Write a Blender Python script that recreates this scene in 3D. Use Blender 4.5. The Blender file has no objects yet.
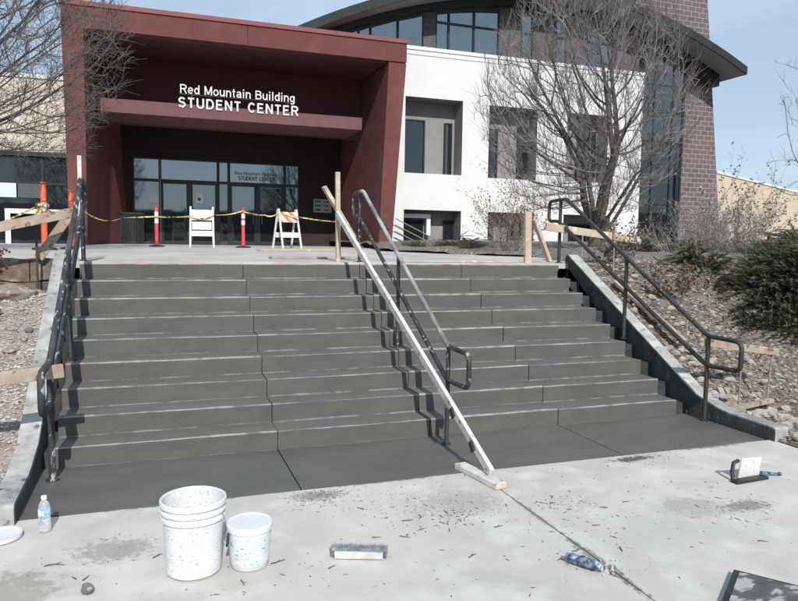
import bpy, math, random
from mathutils import Vector, Matrix, noise, kdtree
R = math.radians
random.seed(7)
scene = bpy.context.scene
COL = scene.collection

# ------------------------------------------------------------------ materials
def nd(nt, t, **kw):
    n = nt.nodes.new(t)
    for k, v in kw.items():
        if k in n.inputs: n.inputs[k].default_value = v
        else: setattr(n, k, v)
    return n

def mat(name, c1, c2=None, scale=6.0, rough=.8, bump=0.0, bscale=40.0, metal=0.0, lo=.35, hi=.65,
        c3=None, s3=60.0, t3=.6, w3=.06, spec=.5, detail=6.0, stretch=None, stains=None, alpha=None, trans=0.0, dist=0.0):
    m = bpy.data.materials.new(name); m.use_nodes = True
    nt = m.node_tree; L = nt.links.new
    p = nt.nodes['Principled BSDF']
    p.inputs['Roughness'].default_value = rough
    p.inputs['Metallic'].default_value = metal
    p.inputs['Specular IOR Level'].default_value = spec
    if trans: p.inputs['Transmission Weight'].default_value = trans
    geo = nd(nt, 'ShaderNodeTexCoord')
    vec = geo.outputs['Object']
    if stretch:
        mp = nd(nt, 'ShaderNodeMapping'); mp.inputs['Scale'].default_value = stretch
        L(vec, mp.inputs['Vector']); vec = mp.outputs['Vector']
    col = None
    if c2 is None: c2 = tuple(x * .85 for x in c1)
    n1 = nd(nt, 'ShaderNodeTexNoise', Scale=scale, Detail=detail, Roughness=.6, Distortion=dist); L(vec, n1.inputs['Vector'])
    r1 = nd(nt, 'ShaderNodeMapRange'); r1.inputs['From Min'].default_value = lo; r1.inputs['From Max'].default_value = hi
    L(n1.outputs['Fac'], r1.inputs['Value'])
    mx = nd(nt, 'ShaderNodeMix', data_type='RGBA'); mx.inputs['A'].default_value = (*c1, 1); mx.inputs['B'].default_value = (*c2, 1)
    L(r1.outputs['Result'], mx.inputs['Factor']); col = mx.outputs['Result']
    if c3:
        n3 = nd(nt, 'ShaderNodeTexNoise', Scale=s3, Detail=3.0, Roughness=.5); L(vec, n3.inputs['Vector'])
        r3 = nd(nt, 'ShaderNodeMapRange'); r3.inputs['From Min'].default_value = t3; r3.inputs['From Max'].default_value = t3 + w3
        L(n3.outputs['Fac'], r3.inputs['Value'])
        m3 = nd(nt, 'ShaderNodeMix', data_type='RGBA'); m3.inputs['B'].default_value = (*c3, 1)
        L(r3.outputs['Result'], m3.inputs['Factor']); L(col, m3.inputs['A']); col = m3.outputs['Result']
    if stains:
        for (sx, sy, rx, ry, amt, sc, sn) in stains:
            mp = nd(nt, 'ShaderNodeMapping'); mp.inputs['Location'].default_value = (-sx / rx, -sy / ry, 0); mp.inputs['Scale'].default_value = (1 / rx, 1 / ry, 0)
            L(geo.outputs['Object'], mp.inputs['Vector'])
            ln = nd(nt, 'ShaderNodeVectorMath', operation='LENGTH'); L(mp.outputs['Vector'], ln.inputs[0])
            a = nd(nt, 'ShaderNodeMapRange'); a.inputs['From Min'].default_value = 1.0; a.inputs['From Max'].default_value = .2
            L(ln.outputs['Value'], a.inputs['Value'])
            ns = nd(nt, 'ShaderNodeTexNoise', Scale=sn, Detail=6.0, Roughness=.7); L(geo.outputs['Object'], ns.inputs['Vector'])
            ad = nd(nt, 'ShaderNodeMath', operation='MULTIPLY_ADD'); L(a.outputs['Result'], ad.inputs[0]); ad.inputs[1].default_value = .32
            L(ns.outputs['Fac'], ad.inputs[2])
            b = nd(nt, 'ShaderNodeMapRange'); b.inputs['From Min'].default_value = .60; b.inputs['From Max'].default_value = .72; b.inputs['To Max'].default_value = amt
            L(ad.outputs['Value'], b.inputs['Value'])
            ms = nd(nt, 'ShaderNodeMix', data_type='RGBA'); ms.inputs['B'].default_value = (*sc, 1)
            gm = nd(nt, 'ShaderNodeMath', operation='MULTIPLY'); gm.inputs[1].default_value = 5.0; gm.use_clamp = True; L(a.outputs['Result'], gm.inputs[0])
            gg = nd(nt, 'ShaderNodeMath', operation='MULTIPLY'); L(gm.outputs[0], gg.inputs[0]); L(b.outputs['Result'], gg.inputs[1]); L(gg.outputs[0], ms.inputs['Factor']); L(col, ms.inputs['A']); col = ms.outputs['Result']
    L(col, p.inputs['Base Color'])
    if bump:
        nb = nd(nt, 'ShaderNodeTexNoise', Scale=bscale, Detail=8.0, Roughness=.65); L(vec, nb.inputs['Vector'])
        bp = nd(nt, 'ShaderNodeBump', Strength=min(1, bump), Distance=.01 if bump <= 1 else .01 * bump)
        L(nb.outputs['Fac'], bp.inputs['Height']); L(bp.outputs['Normal'], p.inputs['Normal'])
    if alpha is not None: p.inputs['Alpha'].default_value = alpha
    return m

def block_mat(name, ca, cb, mortar, bw=.4, bh=.2, ms=.012):
    m = bpy.data.materials.new(name); m.use_nodes = True
    nt = m.node_tree; L = nt.links.new; p = nt.nodes['Principled BSDF']; p.inputs['Roughness'].default_value = .95
    tc = nd(nt, 'ShaderNodeTexCoord'); sep = nd(nt, 'ShaderNodeSeparateXYZ'); L(tc.outputs['Object'], sep.inputs[0])
    ad = nd(nt, 'ShaderNodeMath', operation='ADD'); L(sep.outputs['X'], ad.inputs[0]); L(sep.outputs['Y'], ad.inputs[1])
    cb_ = nd(nt, 'ShaderNodeCombineXYZ'); L(ad.outputs[0], cb_.inputs['X']); L(sep.outputs['Z'], cb_.inputs['Y'])
    br = nd(nt, 'ShaderNodeTexBrick', Scale=1.0); br.inputs['Brick Width'].default_value = bw; br.inputs['Row Height'].default_value = bh
    br.inputs['Mortar Size'].default_value = ms; br.inputs['Mortar Smooth'].default_value = .3
    br.inputs['Color1'].default_value = (*ca, 1); br.inputs['Color2'].default_value = (*cb, 1); br.inputs['Mortar'].default_value = (*mortar, 1)
    L(cb_.outputs[0], br.inputs['Vector'])
    n = nd(nt, 'ShaderNodeTexNoise', Scale=25.0, Detail=6.0); L(tc.outputs['Object'], n.inputs['Vector'])
    mx = nd(nt, 'ShaderNodeMix', data_type='RGBA', blend_type='MULTIPLY'); mx.inputs['Factor'].default_value = .5
    L(br.outputs['Color'], mx.inputs['A']); 
    mr = nd(nt, 'ShaderNodeMapRange'); mr.inputs['From Min'].default_value = .3; mr.inputs['From Max'].default_value = .7; mr.inputs['To Min'].default_value = .5; mr.inputs['To Max'].default_value = 1.3
    L(n.outputs['Fac'], mr.inputs['Value']); L(mr.outputs['Result'], mx.inputs['B'])
    L(mx.outputs['Result'], p.inputs['Base Color'])
    bp = nd(nt, 'ShaderNodeBump', Strength=.8, Distance=.02); bp.invert = True
    sub = nd(nt, 'ShaderNodeMath', operation='SUBTRACT'); L(br.outputs['Fac'], sub.inputs[0]); L(n.outputs['Fac'], sub.inputs[1])
    L(sub.outputs[0], bp.inputs['Height']); L(bp.outputs['Normal'], p.inputs['Normal'])
    return m

def stripe_mat(name, ca, cb, freq, fade=0.0, vertical=False):
    m = bpy.data.materials.new(name); m.use_nodes = True
    nt = m.node_tree; L = nt.links.new; p = nt.nodes['Principled BSDF']; p.inputs['Roughness'].default_value = .5
    tc = nd(nt, 'ShaderNodeTexCoord'); sep = nd(nt, 'ShaderNodeSeparateXYZ'); L(tc.outputs['Object'], sep.inputs[0])
    ad = nd(nt, 'ShaderNodeMath', operation='ADD'); L(sep.outputs['X'], ad.inputs[0]); L(sep.outputs['Z'], ad.inputs[1])
    mu = nd(nt, 'ShaderNodeMath', operation='MULTIPLY'); L(ad.outputs[0], mu.inputs[0]); mu.inputs[1].default_value = freq
    fr = nd(nt, 'ShaderNodeMath', operation='FRACT'); L(mu.outputs[0], fr.inputs[0])
    gt = nd(nt, 'ShaderNodeMath', operation='GREATER_THAN'); L(fr.outputs[0], gt.inputs[0]); gt.inputs[1].default_value = .5
    n = nd(nt, 'ShaderNodeTexNoise', Scale=14.0, Detail=6.0); L(tc.outputs['Object'], n.inputs['Vector'])
    mr = nd(nt, 'ShaderNodeMapRange'); mr.inputs['From Min'].default_value = .4; mr.inputs['From Max'].default_value = .6
    mr.inputs['To Min'].default_value = 1 - fade; mr.inputs['To Max'].default_value = 1 - fade * .4
    L(n.outputs['Fac'], mr.inputs['Value'])
    mm = nd(nt, 'ShaderNodeMath', operation='MULTIPLY'); L(gt.outputs[0], mm.inputs[0]); L(mr.outputs['Result'], mm.inputs[1])
    mx = nd(nt, 'ShaderNodeMix', data_type='RGBA'); mx.inputs['A'].default_value = (*ca, 1); mx.inputs['B'].default_value = (*cb, 1)
    L(mm.outputs[0], mx.inputs['Factor']); L(mx.outputs['Result'], p.inputs['Base Color'])
    return m

def glass_mat(name, tint, metal, rough=.03, base=(.012, .016, .018)):
    m = bpy.data.materials.new(name); m.use_nodes = True
    nt = m.node_tree; L = nt.links.new; p = nt.nodes['Principled BSDF']
    p.inputs['Base Color'].default_value = (*base, 1); p.inputs['Roughness'].default_value = rough; p.inputs['IOR'].default_value = 1.52
    g = nd(nt, 'ShaderNodeBsdfGlossy'); g.inputs['Color'].default_value = (*tint, 1); g.inputs['Roughness'].default_value = rough
    tc = nd(nt, 'ShaderNodeTexCoord'); n = nd(nt, 'ShaderNodeTexNoise', Scale=.9, Detail=2.0); L(tc.outputs['Object'], n.inputs['Vector'])
    bp = nd(nt, 'ShaderNodeBump', Strength=.12, Distance=.02); L(n.outputs['Fac'], bp.inputs['Height'])
    L(bp.outputs['Normal'], g.inputs['Normal']); L(bp.outputs['Normal'], p.inputs['Normal'])
    mx = nd(nt, 'ShaderNodeMixShader'); mx.inputs['Fac'].default_value = metal
    L(p.outputs['BSDF'], mx.inputs[1]); L(g.outputs['BSDF'], mx.inputs[2])
    L(mx.outputs[0], nt.nodes['Material Output'].inputs['Surface'])
    return m

M = {}
def dm(k, *a, **kw): M[k] = mat(k, *a, **kw)
dm('plaza', (.52, .495, .46), (.42, .40, .37), 1.0, .9, .22, 25, c3=(.56, .54, .51), s3=3.5, t3=.5, w3=.25, dist=1.5,
   stains=[(3.12, -1.90, .30, .26, .6, (.3, .28, .25), 9), (3.46, -1.98, .26, .12, .8, (.16, .15, .13), 30), (2.12, -2.35, .05, .5, .9, (.14, .13, .12), 22), (2.12, -1.7, .03, .5, .7, (.2, .19, .17), 22), (-.66, -1.80, .34, .34, .6, (.22, .195, .16), 10),
           (.97, -1.02, .26, .13, .7, (.16, .155, .145), 45), (3.4, -.99, .3, .08, .9, (.05, .05, .05), 18), (1.75, -1.4, .4, .3, .35, (.2, .19, .17), 28),
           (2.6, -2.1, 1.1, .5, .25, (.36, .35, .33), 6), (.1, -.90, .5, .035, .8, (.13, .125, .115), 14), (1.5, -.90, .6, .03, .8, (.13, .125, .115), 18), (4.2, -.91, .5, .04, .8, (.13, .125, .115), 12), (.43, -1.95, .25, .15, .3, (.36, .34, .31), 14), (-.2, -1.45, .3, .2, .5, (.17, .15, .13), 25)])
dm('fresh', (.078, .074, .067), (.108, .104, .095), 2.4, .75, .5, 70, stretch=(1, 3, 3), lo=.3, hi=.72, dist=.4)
dm('fresh_tread_lit', (.106, .103, .097), (.134, .130, .122), 2.0, .6, .4, 60, stretch=(1, 2, 1), lo=.3, hi=.7, dist=.3)  # treads lightened to offset their weaker sun; light mixed into the colour
dm('slab', (.092, .088, .080), (.120, .115, .105), 1.3, .45, .3, 60, stretch=(1, 2.5, 1))
dm('laitance', (.12, .12, .11), (.29, .28, .26), 5.0, .9, lo=.38, hi=.56, detail=8)
dm('laitance_faint', (.09, .09, .085), (.22, .215, .20), 6.0, .9, lo=.42, hi=.6, detail=8)
dm('gap_core', (.022, .022, .022), (.05, .05, .047), 9, .8, .5, 50)
dm('deck', (.50, .475, .45), (.36, .34, .32), 1.2, .9, .4, 40, c3=(.42, .30, .25), s3=3.0, t3=.62, w3=.1)
dm('cheek_top', (.45, .45, .43), (.22, .22, .21), 4.5, .9, .6, 50, c3=(.10, .10, .10), s3=12, t3=.6, w3=.12)
dm('cheek_side', (.030, .031, .031), (.075, .076, .075), 5, .8, 1.2, 35, c3=(.15, .15, .145), s3=14, t3=.60, w3=.15)
dm('rail_black', (.022, .022, .024), (.05, .05, .055), 9, .55, .3, 80, c3=(.30, .30, .30), s3=22, t3=.60, w3=.05)
dm('rail_grey', (.17, .175, .18), (.40, .41, .42), 3, .45, .3, 80, lo=.38, hi=.5, c3=(.42, .42, .42), s3=40, t3=.66, w3=.04, metal=.15, stretch=(1, .5, .5))
dm('rail_clean', (.02, .019, .018), (.045, .04, .036), 9, .55, .2, 80, c3=(.2, .18, .17), s3=40, t3=.68, w3=.05)
dm('rail_splatter', (.022, .023, .026), (.075, .078, .085), 8, .6, .5, 70, lo=.42, hi=.7, c3=(.34, .35, .36), s3=30, t3=.61, w3=.06, stretch=(1, .4, .5))
dm('wood', (.50, .41, .32), (.38, .30, .22), 4, .8, .3, 60, stretch=(1, 1, 1), c3=(.62, .54, .44), s3=9, t3=.58, w3=.1)
dm('wood_old', (.27, .205, .155), (.40, .33, .265), 6, .85, .4, 60, c3=(.14, .11, .09), s3=16, t3=.6, w3=.08)
dm('wood_white', (.66, .65, .62), (.45, .43, .40), 7, .8, .3, 60, c3=(.12, .11, .1), s3=14, t3=.66, w3=.05)
dm('wood_end', (.58, .44, .33), (.48, .36, .27), 20, .85)
dm('red', (.140, .043, .042), (.108, .034, .033), 1.6, .9, .6, 45, lo=.3, hi=.7, c3=(.16, .058, .056), s3=1.1, t3=.54, w3=.2)
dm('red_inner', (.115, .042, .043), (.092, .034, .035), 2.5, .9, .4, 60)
dm('mauve', (.155, .072, .075), (.13, .06, .063), 3, .9, .3, 60)
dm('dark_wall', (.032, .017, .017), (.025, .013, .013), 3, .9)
dm('red_trim', (.22, .066, .072), (.18, .055, .06), 5, .7)
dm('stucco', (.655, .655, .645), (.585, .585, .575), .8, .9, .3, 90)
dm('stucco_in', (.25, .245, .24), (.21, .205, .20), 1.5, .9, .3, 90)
dm('coping', (.74, .74, .73), (.68, .68, .67), 2, .7)
dm('roof_metal', (.020, .024, .025), (.028, .032, .034), 1.5, .65, .1, 20, spec=.25)
dm('soffit', (.27, .27, .265), (.23, .23, .225), 1.5, .8)
dm('steel_dark', (.010, .013, .015), (.018, .021, .023), 5, .45)
dm('frame_dark', (.008, .013, .016), (.012, .018, .022), 5, .4)
dm('cream', (.62, .56, .47), (.56, .50, .42), 1.2, .9, .3, 60)
dm('tan', (.60, .50, .38), (.55, .46, .35), .8, .9, .3, 60)
dm('white_paint', (.78, .78, .76), (.70, .70, .68), 4, .6)
dm('white_plastic', (.68, .69, .685), (.60, .61, .60), 7, .45, .3, 30, c3=(.36, .355, .34), s3=62, t3=.615, w3=.06, stretch=(1, 1, 2))
dm('bucket_clean', (.66, .68, .69), (.60, .62, .63), 5, .4, c3=(.45, .46, .47), s3=18, t3=.68, w3=.05)
dm('bucket_label', (.62, .66, .68), (.50, .56, .58), 12, .45, c3=(.16, .18, .2), s3=40, t3=.63, w3=.03, stretch=(1, 1, 2.2))
dm('smudge', (.05, .05, .06), (.2, .2, .22), 20, .6)
dm('lid_white', (.66, .66, .66), (.58, .58, .57), 5, .5)
dm('black_plastic', (.012, .013, .014), (.03, .03, .032), 8, .5, .2, 50)
dm('rubber', (.02, .02, .02), (.04, .038, .036), 8, .9)
dm('pink_tube', (.60, .055, .075), (.50, .045, .06), 6, .5)
dm('orange_tube', (.70, .11, .035), (.58, .09, .03), 8, .55, c3=(.5, .3, .22), s3=20, t3=.64, w3=.05)
dm('tape_band', (.75, .74, .72), (.62, .60, .58), 12, .5)
dm('tape_yellow', (.55, .46, .19), (.46, .38, .17), 30, .5, c3=(.05, .05, .04), s3=9, t3=.57, w3=.02)
dm('asphalt', (.045, .045, .045), (.06, .06, .058), 3, .95, .5, 60)
dm('ground', (.16, .13, .10), (.11, .095, .07), .2, 1)
dm('bark_mulch', (.185, .155, .13), (.095, .078, .065), 5, 1, 1.5, 40, c3=(.38, .35, .32), s3=24, t3=.55, w3=.08)
dm('gravel_bed', (.40, .355, .315), (.25, .215, .19), 9, 1, 2, 60, c3=(.14, .115, .10), s3=30, t3=.58, w3=.06)
dm('gravel_stone', (.50, .455, .41), (.30, .26, .225), 6, .95)
dm('rubble_stone', (.33, .29, .25), (.19, .155, .125), 5, .95, .5, 40)
dm('rock', (.30, .235, .205), (.19, .145, .125), 4, .95, 1.2, 16, c3=(.42, .36, .32), s3=9, t3=.58, w3=.1)
dm('rock_pale', (.45, .415, .37), (.27, .235, .20), 4, .95, 1, 18)
dm('rock_grey', (.20, .20, .195), (.12, .12, .115), 9, .95, 1.2, 30, c3=(.34, .34, .33), s3=24, t3=.6, w3=.06)
dm('bark', (.052, .045, .041), (.11, .096, .088), 14, .95, 1.2, 25, stretch=(1, 1, .3))
dm('twig', (.23, .21, .195), (.13, .115, .11), 5, .9)
dm('twig_left', (.13, .115, .105), (.08, .07, .065), 5, .9)
dm('twig_pale', (.36, .32, .29), (.24, .20, .18), 5, .9)
dm('dry_leaf', (.20, .13, .085), (.13, .085, .06), 8, .9)
dm('pale_leaf', (.32, .27, .22), (.20, .155, .12), 8, .9)
dm('needle', (.125, .130, .070), (.058, .068, .036), 2.2, .8, c3=(.16, .12, .075), s3=2.5, t3=.62, w3=.08)
dm('needle_low', (.12, .125, .068), (.06, .07, .038), 3, .8)
dm('grass_blade', (.075, .085, .035), (.045, .055, .025), 3, .8)
dm('debris_dark', (.05, .042, .036), (.14, .12, .10), 10, .9)
dm('timber_wall', (.10, .070, .055), (.21, .16, .125), 5, .95, 2, 25, c3=(.33, .26, .19), s3=5, t3=.56, w3=.1)
dm('steel_rust', (.09, .05, .035), (.05, .035, .03), 12, .8)
dm('stake_grey', (.30, .28, .26), (.18, .17, .16), 12, .6)
dm('bristle', (.11, .13, .17), (.34, .36, .40), 20, .8)
dm('sign_letter', (.62, .62, .61), (.56, .56, .55), 5, .5)
dm('decal', (.06, .075, .08), (.05, .06, .065), 5, .6)
dm('paper', (.82, .84, .83), (.76, .78, .77), 9, .7)
dm('plaque', (.34, .34, .32), (.28, .28, .27), 8, .6)
dm('plaque_text', (.05, .05, .05), (.07, .07, .07), 8, .6)
dm('bronze', (.09, .045, .03), (.12, .06, .04), 8, .5)
dm('label_blue', (.10, .30, .60), (.55, .68, .80), 18, .4, lo=.45, hi=.55)
dm('blue_film', (.03, .045, .09), (.22, .28, .38), 26, .25, lo=.42, hi=.58, c3=(.5, .55, .58), s3=30, t3=.6, w3=.04)
dm('metal_tool', (.35, .36, .38), (.22, .23, .25), 10, .35, metal=.6)
dm('tray', (.06, .062, .063), (.12, .12, .118), 6, .75, .5, 40, c3=(.36, .36, .35), s3=6, t3=.53, w3=.06, stretch=(1, 2.2, 1))
dm('window_card', (.55, .68, .70), (.48, .60, .62), 5, .5)
dm('hill', (.10, .09, .075), (.06, .065, .05), .02, 1)
M['block'] = block_mat('block', (.155, .115, .120), (.115, .088, .093), (.40, .355, .35), ms=.012)
M['block_dark'] = block_mat('block_dark', (.115, .095, .098), (.095, .08, .083), (.16, .14, .14))
M['stripe'] = stripe_mat('stripe', (.78, .76, .74), (.70, .20, .06), 3.6)
M['stripe_faded'] = stripe_mat('stripe_faded', (.76, .75, .73), (.66, .28, .14), 3.0, fade=.45)
M['glass_sky'] = glass_mat('glass_sky', (.56, .66, .66), .34)
M['glass_bay'] = glass_mat('glass_bay', (.45, .52, .56), .22)
M['glass_door'] = glass_mat('glass_door', (.58, .66, .68), .25)
M['glass_transom'] = glass_mat('glass_transom', (.60, .68, .70), .32)
M['glass_dark'] = glass_mat('glass_dark', (.5, .6, .62), .055)
m = M['water'] = bpy.data.materials.new('clear_plastic'); m.use_nodes = True
p_ = m.node_tree.nodes['Principled BSDF']; p_.inputs['Base Color'].default_value = (.9, .93, .95, 1); p_.inputs['Roughness'].default_value = .12
p_.inputs['Transmission Weight'].default_value = .75; p_.inputs['IOR'].default_value = 1.25

# ------------------------------------------------------------------ mesh helpers
class MB:
    def __init__(s): s.v = []; s.f = []; s.m = []; s.sm = []
    def face(s, pts, mi=0, sm=False):
        b = len(s.v); s.v += [tuple(p) for p in pts]; s.f.append(tuple(range(b, b + len(pts)))); s.m.append(mi); s.sm.append(sm)
    def mesh(s, vs, fs, mi=0, sm=False):
        b = len(s.v); s.v += [tuple(p) for p in vs]
        for f in fs: s.f.append(tuple(b + i for i in f)); s.m.append(mi); s.sm.append(sm)
    def box(s, x0, x1, y0, y1, z0, z1, mi=0):
        s.hexa([(x0, y0, z0), (x1, y0, z0), (x1, y1, z0), (x0, y1, z0), (x0, y0, z1), (x1, y0, z1), (x1, y1, z1), (x0, y1, z1)], mi)
    def hexa(s, P, mi=0):
        s.mesh(P, [(0, 3, 2, 1), (4, 5, 6, 7), (0, 1, 5, 4), (1, 2, 6, 5), (2, 3, 7, 6), (3, 0, 4, 7)], mi)
    def beam(s, a, b, w, h, up=(0, 0, 1), mi=0):
        a = Vector(a); b = Vector(b); d = (b - a).normalized(); u = Vector(up); r = d.cross(u).normalized(); u = r.cross(d).normalized()
        P = []
        for c in (a, b):
            for sx, sy in ((-1, -1), (1, -1), (1, 1), (-1, 1)): P.append(c + r * (sx * w / 2) + u * (sy * h / 2))
        s.mesh(P, [(3, 2, 1, 0), (4, 5, 6, 7), (0, 1, 5, 4), (1, 2, 6, 5), (2, 3, 7, 6), (3, 0, 4, 7)], mi)
    def prism(s, poly, x0, x1, axis='x', mi=0, mside=None):
        # poly in (a,b); axis x -> (x,a,b); axis y -> (a,y,b); axis z -> (a,b,z)
        def P(t, a, b): return (t, a, b) if axis == 'x' else ((a, t, b) if axis == 'y' else (a, b, t))
        n = len(poly); b0 = [P(x0, *q) for q in poly]; b1 = [P(x1, *q) for q in poly]
        s.mesh(b0 + b1, [tuple(range(n))[::-1], tuple(range(n, 2 * n))], mi if mside is None else mside)
        s.mesh(b0 + b1, [(i, (i + 1) % n, n + (i + 1) % n, n + i) for i in range(n)], mi)
    def tube(s, pts, r, seg=10, closed=False, mi=0, cap=True):
        pts = [Vector(p) for p in pts]; n = len(pts); rings = []
        rr = r if isinstance(r, (list, tuple)) else [r] * n
        prev = None
        for i in range(n):
            if closed: d = (pts[(i + 1) % n] - pts[i]).normalized() + (pts[i] - pts[i - 1]).normalized()
            elif i == 0: d = pts[1] - pts[0]
            elif i == n - 1: d = pts[-1] - pts[-2]
            else: d = (pts[i + 1] - pts[i]).normalized() + (pts[i] - pts[i - 1]).normalized()
            d = d.normalized()
            if prev is None:
                a = Vector((0, 0, 1)) if abs(d.z) < .9 else Vector((1, 0, 0)); u = (a - d * a.dot(d)).normalized()
            else: u = (prev - d * prev.dot(d)).normalized()
            prev = u; w = d.cross(u)
            rings.append([pts[i] + (u * math.cos(2 * math.pi * k / seg) + w * math.sin(2 * math.pi * k / seg)) * rr[i] for k in range(seg)])
        vs = [p for q in rings for p in q]; fs = []
        for i in range(n if closed else n - 1):
            j = (i + 1) % n
            for k in range(seg): fs.append((i * seg + k, i * seg + (k + 1) % seg, j * seg + (k + 1) % seg, j * seg + k))
        s.mesh(vs, fs, mi, seg > 4)
        if cap and not closed:
            s.mesh(vs, [tuple(range(seg))[::-1], tuple(range((n - 1) * seg, n * seg))], mi)
    def lathe(s, prof, seg=40, c=(0, 0, 0), mi=0, sm=True):
        vs = []; n = len(prof)
        for r, z in prof:
            for k in range(seg): a = 2 * math.pi * k / seg; vs.append((c[0] + r * math.cos(a), c[1] + r * math.sin(a), c[2] + z))
        fs = [(i * seg + k, i * seg + (k + 1) % seg, (i + 1) * seg + (k + 1) % seg, (i + 1) * seg + k) for i in range(n - 1) for k in range(seg)]
        s.mesh(vs, fs, mi, sm)
    def build(s, name, mats, parent=None, loc=None):
        me = bpy.data.meshes.new(name)
        off = Vector((0, 0, 0))
        if parent is not None:
            q = parent
            while q is not None: off += Vector(q.location); q = q.parent
        if loc is not None: off = Vector(loc)
        me.from_pydata([(x - off.x, y - off.y, z - off.z) for x, y, z in s.v], [], s.f)
        if not isinstance(mats, (list, tuple)): mats = [mats]
        for k in mats: me.materials.append(M[k] if isinstance(k, str) else k)
        for p, i, b in zip(me.polygons, s.m, s.sm): p.material_index = i; p.use_smooth = b
        me.update(); me.validate()
        if any(s.sm): me.set_sharp_from_angle(angle=R(38))
        o = bpy.data.objects.new(name, me); COL.objects.link(o)
        if parent is not None: o.parent = parent
        if loc is not None: o.location = loc
        return o

def tag(o, label=None, cat=None, group=None, kind=None):
    if label: o['label'] = label
    if cat: o['category'] = cat
    if group: o['group'] = group
    if kind: o['kind'] = kind
    return o
def thing(name, loc, label, cat, group=None):
    o = bpy.data.objects.new(name, None); COL.objects.link(o); o.location = loc; o.empty_display_size = .2
    return tag(o, label, cat, group)
def copy_tree(o, parent=None):
    c = o.copy(); COL.objects.link(c)
    if parent is not None: c.parent = parent
    for ch in [q for q in o.children]: copy_tree(ch, c)
    return c
def bevel(o, w=.004, seg=2):
    b = o.modifiers.new('bevel', 'BEVEL'); b.width = w; b.segments = seg; b.limit_method = 'ANGLE'; b.angle_limit = R(40); return o
def rnd(a, b): return random.uniform(a, b)

# ------------------------------------------------------------------ constants fitted from the photograph
T = .26366; H = .15; NS = 9
XL, XR = -.662, 4.667
DECK = 1.37
SLABY = -.888

# ------------------------------------------------------------------ ground, plaza, deck
g = MB(); g.face([(-400, -400, -.06), (400, -400, -.06), (400, 400, -.06), (-400, 400, -.06)])
tag(g.build('ground', 'ground'), kind='structure')
g = MB()
for x0, x1 in ((-14, -3.0), (-2.994, 2.118), (2.126, 4.86)):
    for y0, y1 in ((-9.0, -4.9), (-4.894, SLABY - .012)):
        g.box(x0, x1, y0, y1, -.05, 0)
tag(g.build('plaza', 'plaza'), kind='structure')
g = MB(); g.box(-14, 4.85, -8.98, SLABY, -.058, -.010); tag(g.build('plaza_base', 'gap_core'), kind='structure')
g = MB(); g.box(-60, 60, -90, -9.05, -.2, -.03); tag(g.build('road', 'asphalt'), kind='structure')

# deck polygon
def edge_x(y):
    pts = [(2.2, 4.98), (3.4, 5.5), (5.4, 6.5), (6.2, 6.1), (8, 5.8), (10.6, 5.4), (14, 6.3), (16.6, 7.0), (30, 7.0)]
    if y <= 2.2: return 4.98
    for (a, b), (c, d) in zip(pts, pts[1:]):
        if y <= c: return b + (d - b) * (y - a) / (c - a)
    return 7.0
g = MB()
ys = [NS * T - T + .03, 2.2, 3.4, 5.4, 6.2, 8, 10.6, 14, 16.6, 22.6]
poly = [(-.9, ys[0]), (4.8, ys[0])] + [(edge_x(y), y) for y in ys[1:]] + [(-2.2, 22.6), (-2.2, 17.5), (-14, 17.5), (-14, 3.05), (-.9, 3.05)]
g.prism(poly, 1.20, DECK, 'z')
tag(g.build('deck', 'deck'), kind='structure')
g = MB(); g.box(-14, 9, 17.52, 30, 1.2, DECK - .01); tag(g.build('deck_rear', 'deck'), kind='structure')

# terrain right
def zr(x, y):
    z = .54 * y + .13
    z = max(z, .035) if z < 1.36 else 1.36 + (z - 1.36) * .02
    if y < -.9: return max(.004, min(z, (x - 4.86) * .4 + .003)) if x < 5.0 else z + noise.noise(Vector((x * 4, y * 4, 1))) * .02
    if x < 5.0 and y < 2.3: return z
    n = noise.noise(Vector((x * 1.3, y * 1.3, 3))) * .07 + noise.noise(Vector((x * 4, y * 4, 1))) * .03
    return max(.012, z + n * min(1, (x - 4.95) * 3 + .15)) + (.0 if y < -.5 else min(.12, .03 * max(0, x - 6)))
g = MB()
def grid(g, xs, ys_, fx, fz):
    vs = []; nx = len(xs)
    for y in ys_:
        for u in xs: x = fx(u, y); vs.append((x, y, fz(x, y)))
    fs = [(j * nx + i, j * nx + i + 1, (j + 1) * nx + i + 1, (j + 1) * nx + i) for j in range(len(ys_) - 1) for i in range(nx - 1)]
    g.mesh(vs, fs, 0, True)
ysr = [-9 + .4 * i for i in range(20)] + [-1.2 + .08 * i for i in range(60)] + [3.6 + .3 * i for i in range(50)] + [18.6 + 4 * i for i in range(12)]
us = [0, .06, .12, .2, .3, .4, .5, .6, .7, .8, .9, 1.0, 1.15, 1.3, 1.5, 1.7, 1.9, 2.2, 2.6, 3, 3.5, 4, 5, 6, 8, 11, 15, 20, 30, 45]
grid(g, us, ysr, lambda u, y: (edge_x(y) - (.25 if y > 2.6 else 0) if y > -.95 else 4.868) + u, lambda x, y: zr(x, y) + (.03 if y > 2.6 and x > edge_x(y) - .02 else (-.02 if y > 2.6 else 0)))
tag(g.build('planting_bed', 'bark_mulch'), kind='structure')

# terrain left
def zl(x, y):
    z = max(.02, .53 * y + .14)
    z = min(z, 1.03)
    return z + noise.noise(Vector((x * 1.7, y * 1.7, 9))) * .07 + noise.noise(Vector((x * 6, y * 6, 2))) * .02
g = MB(); ysl = [-1.0 + .07 * i for i in range(59)]
grid(g, [-.89 - .08 * i for i in range(30)] + [-3.6 - .8 * i for i in range(14)], ysl, lambda u, y: u, zl)
tag(g.build('gravel_slope', 'gravel_bed'), kind='structure')

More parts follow.
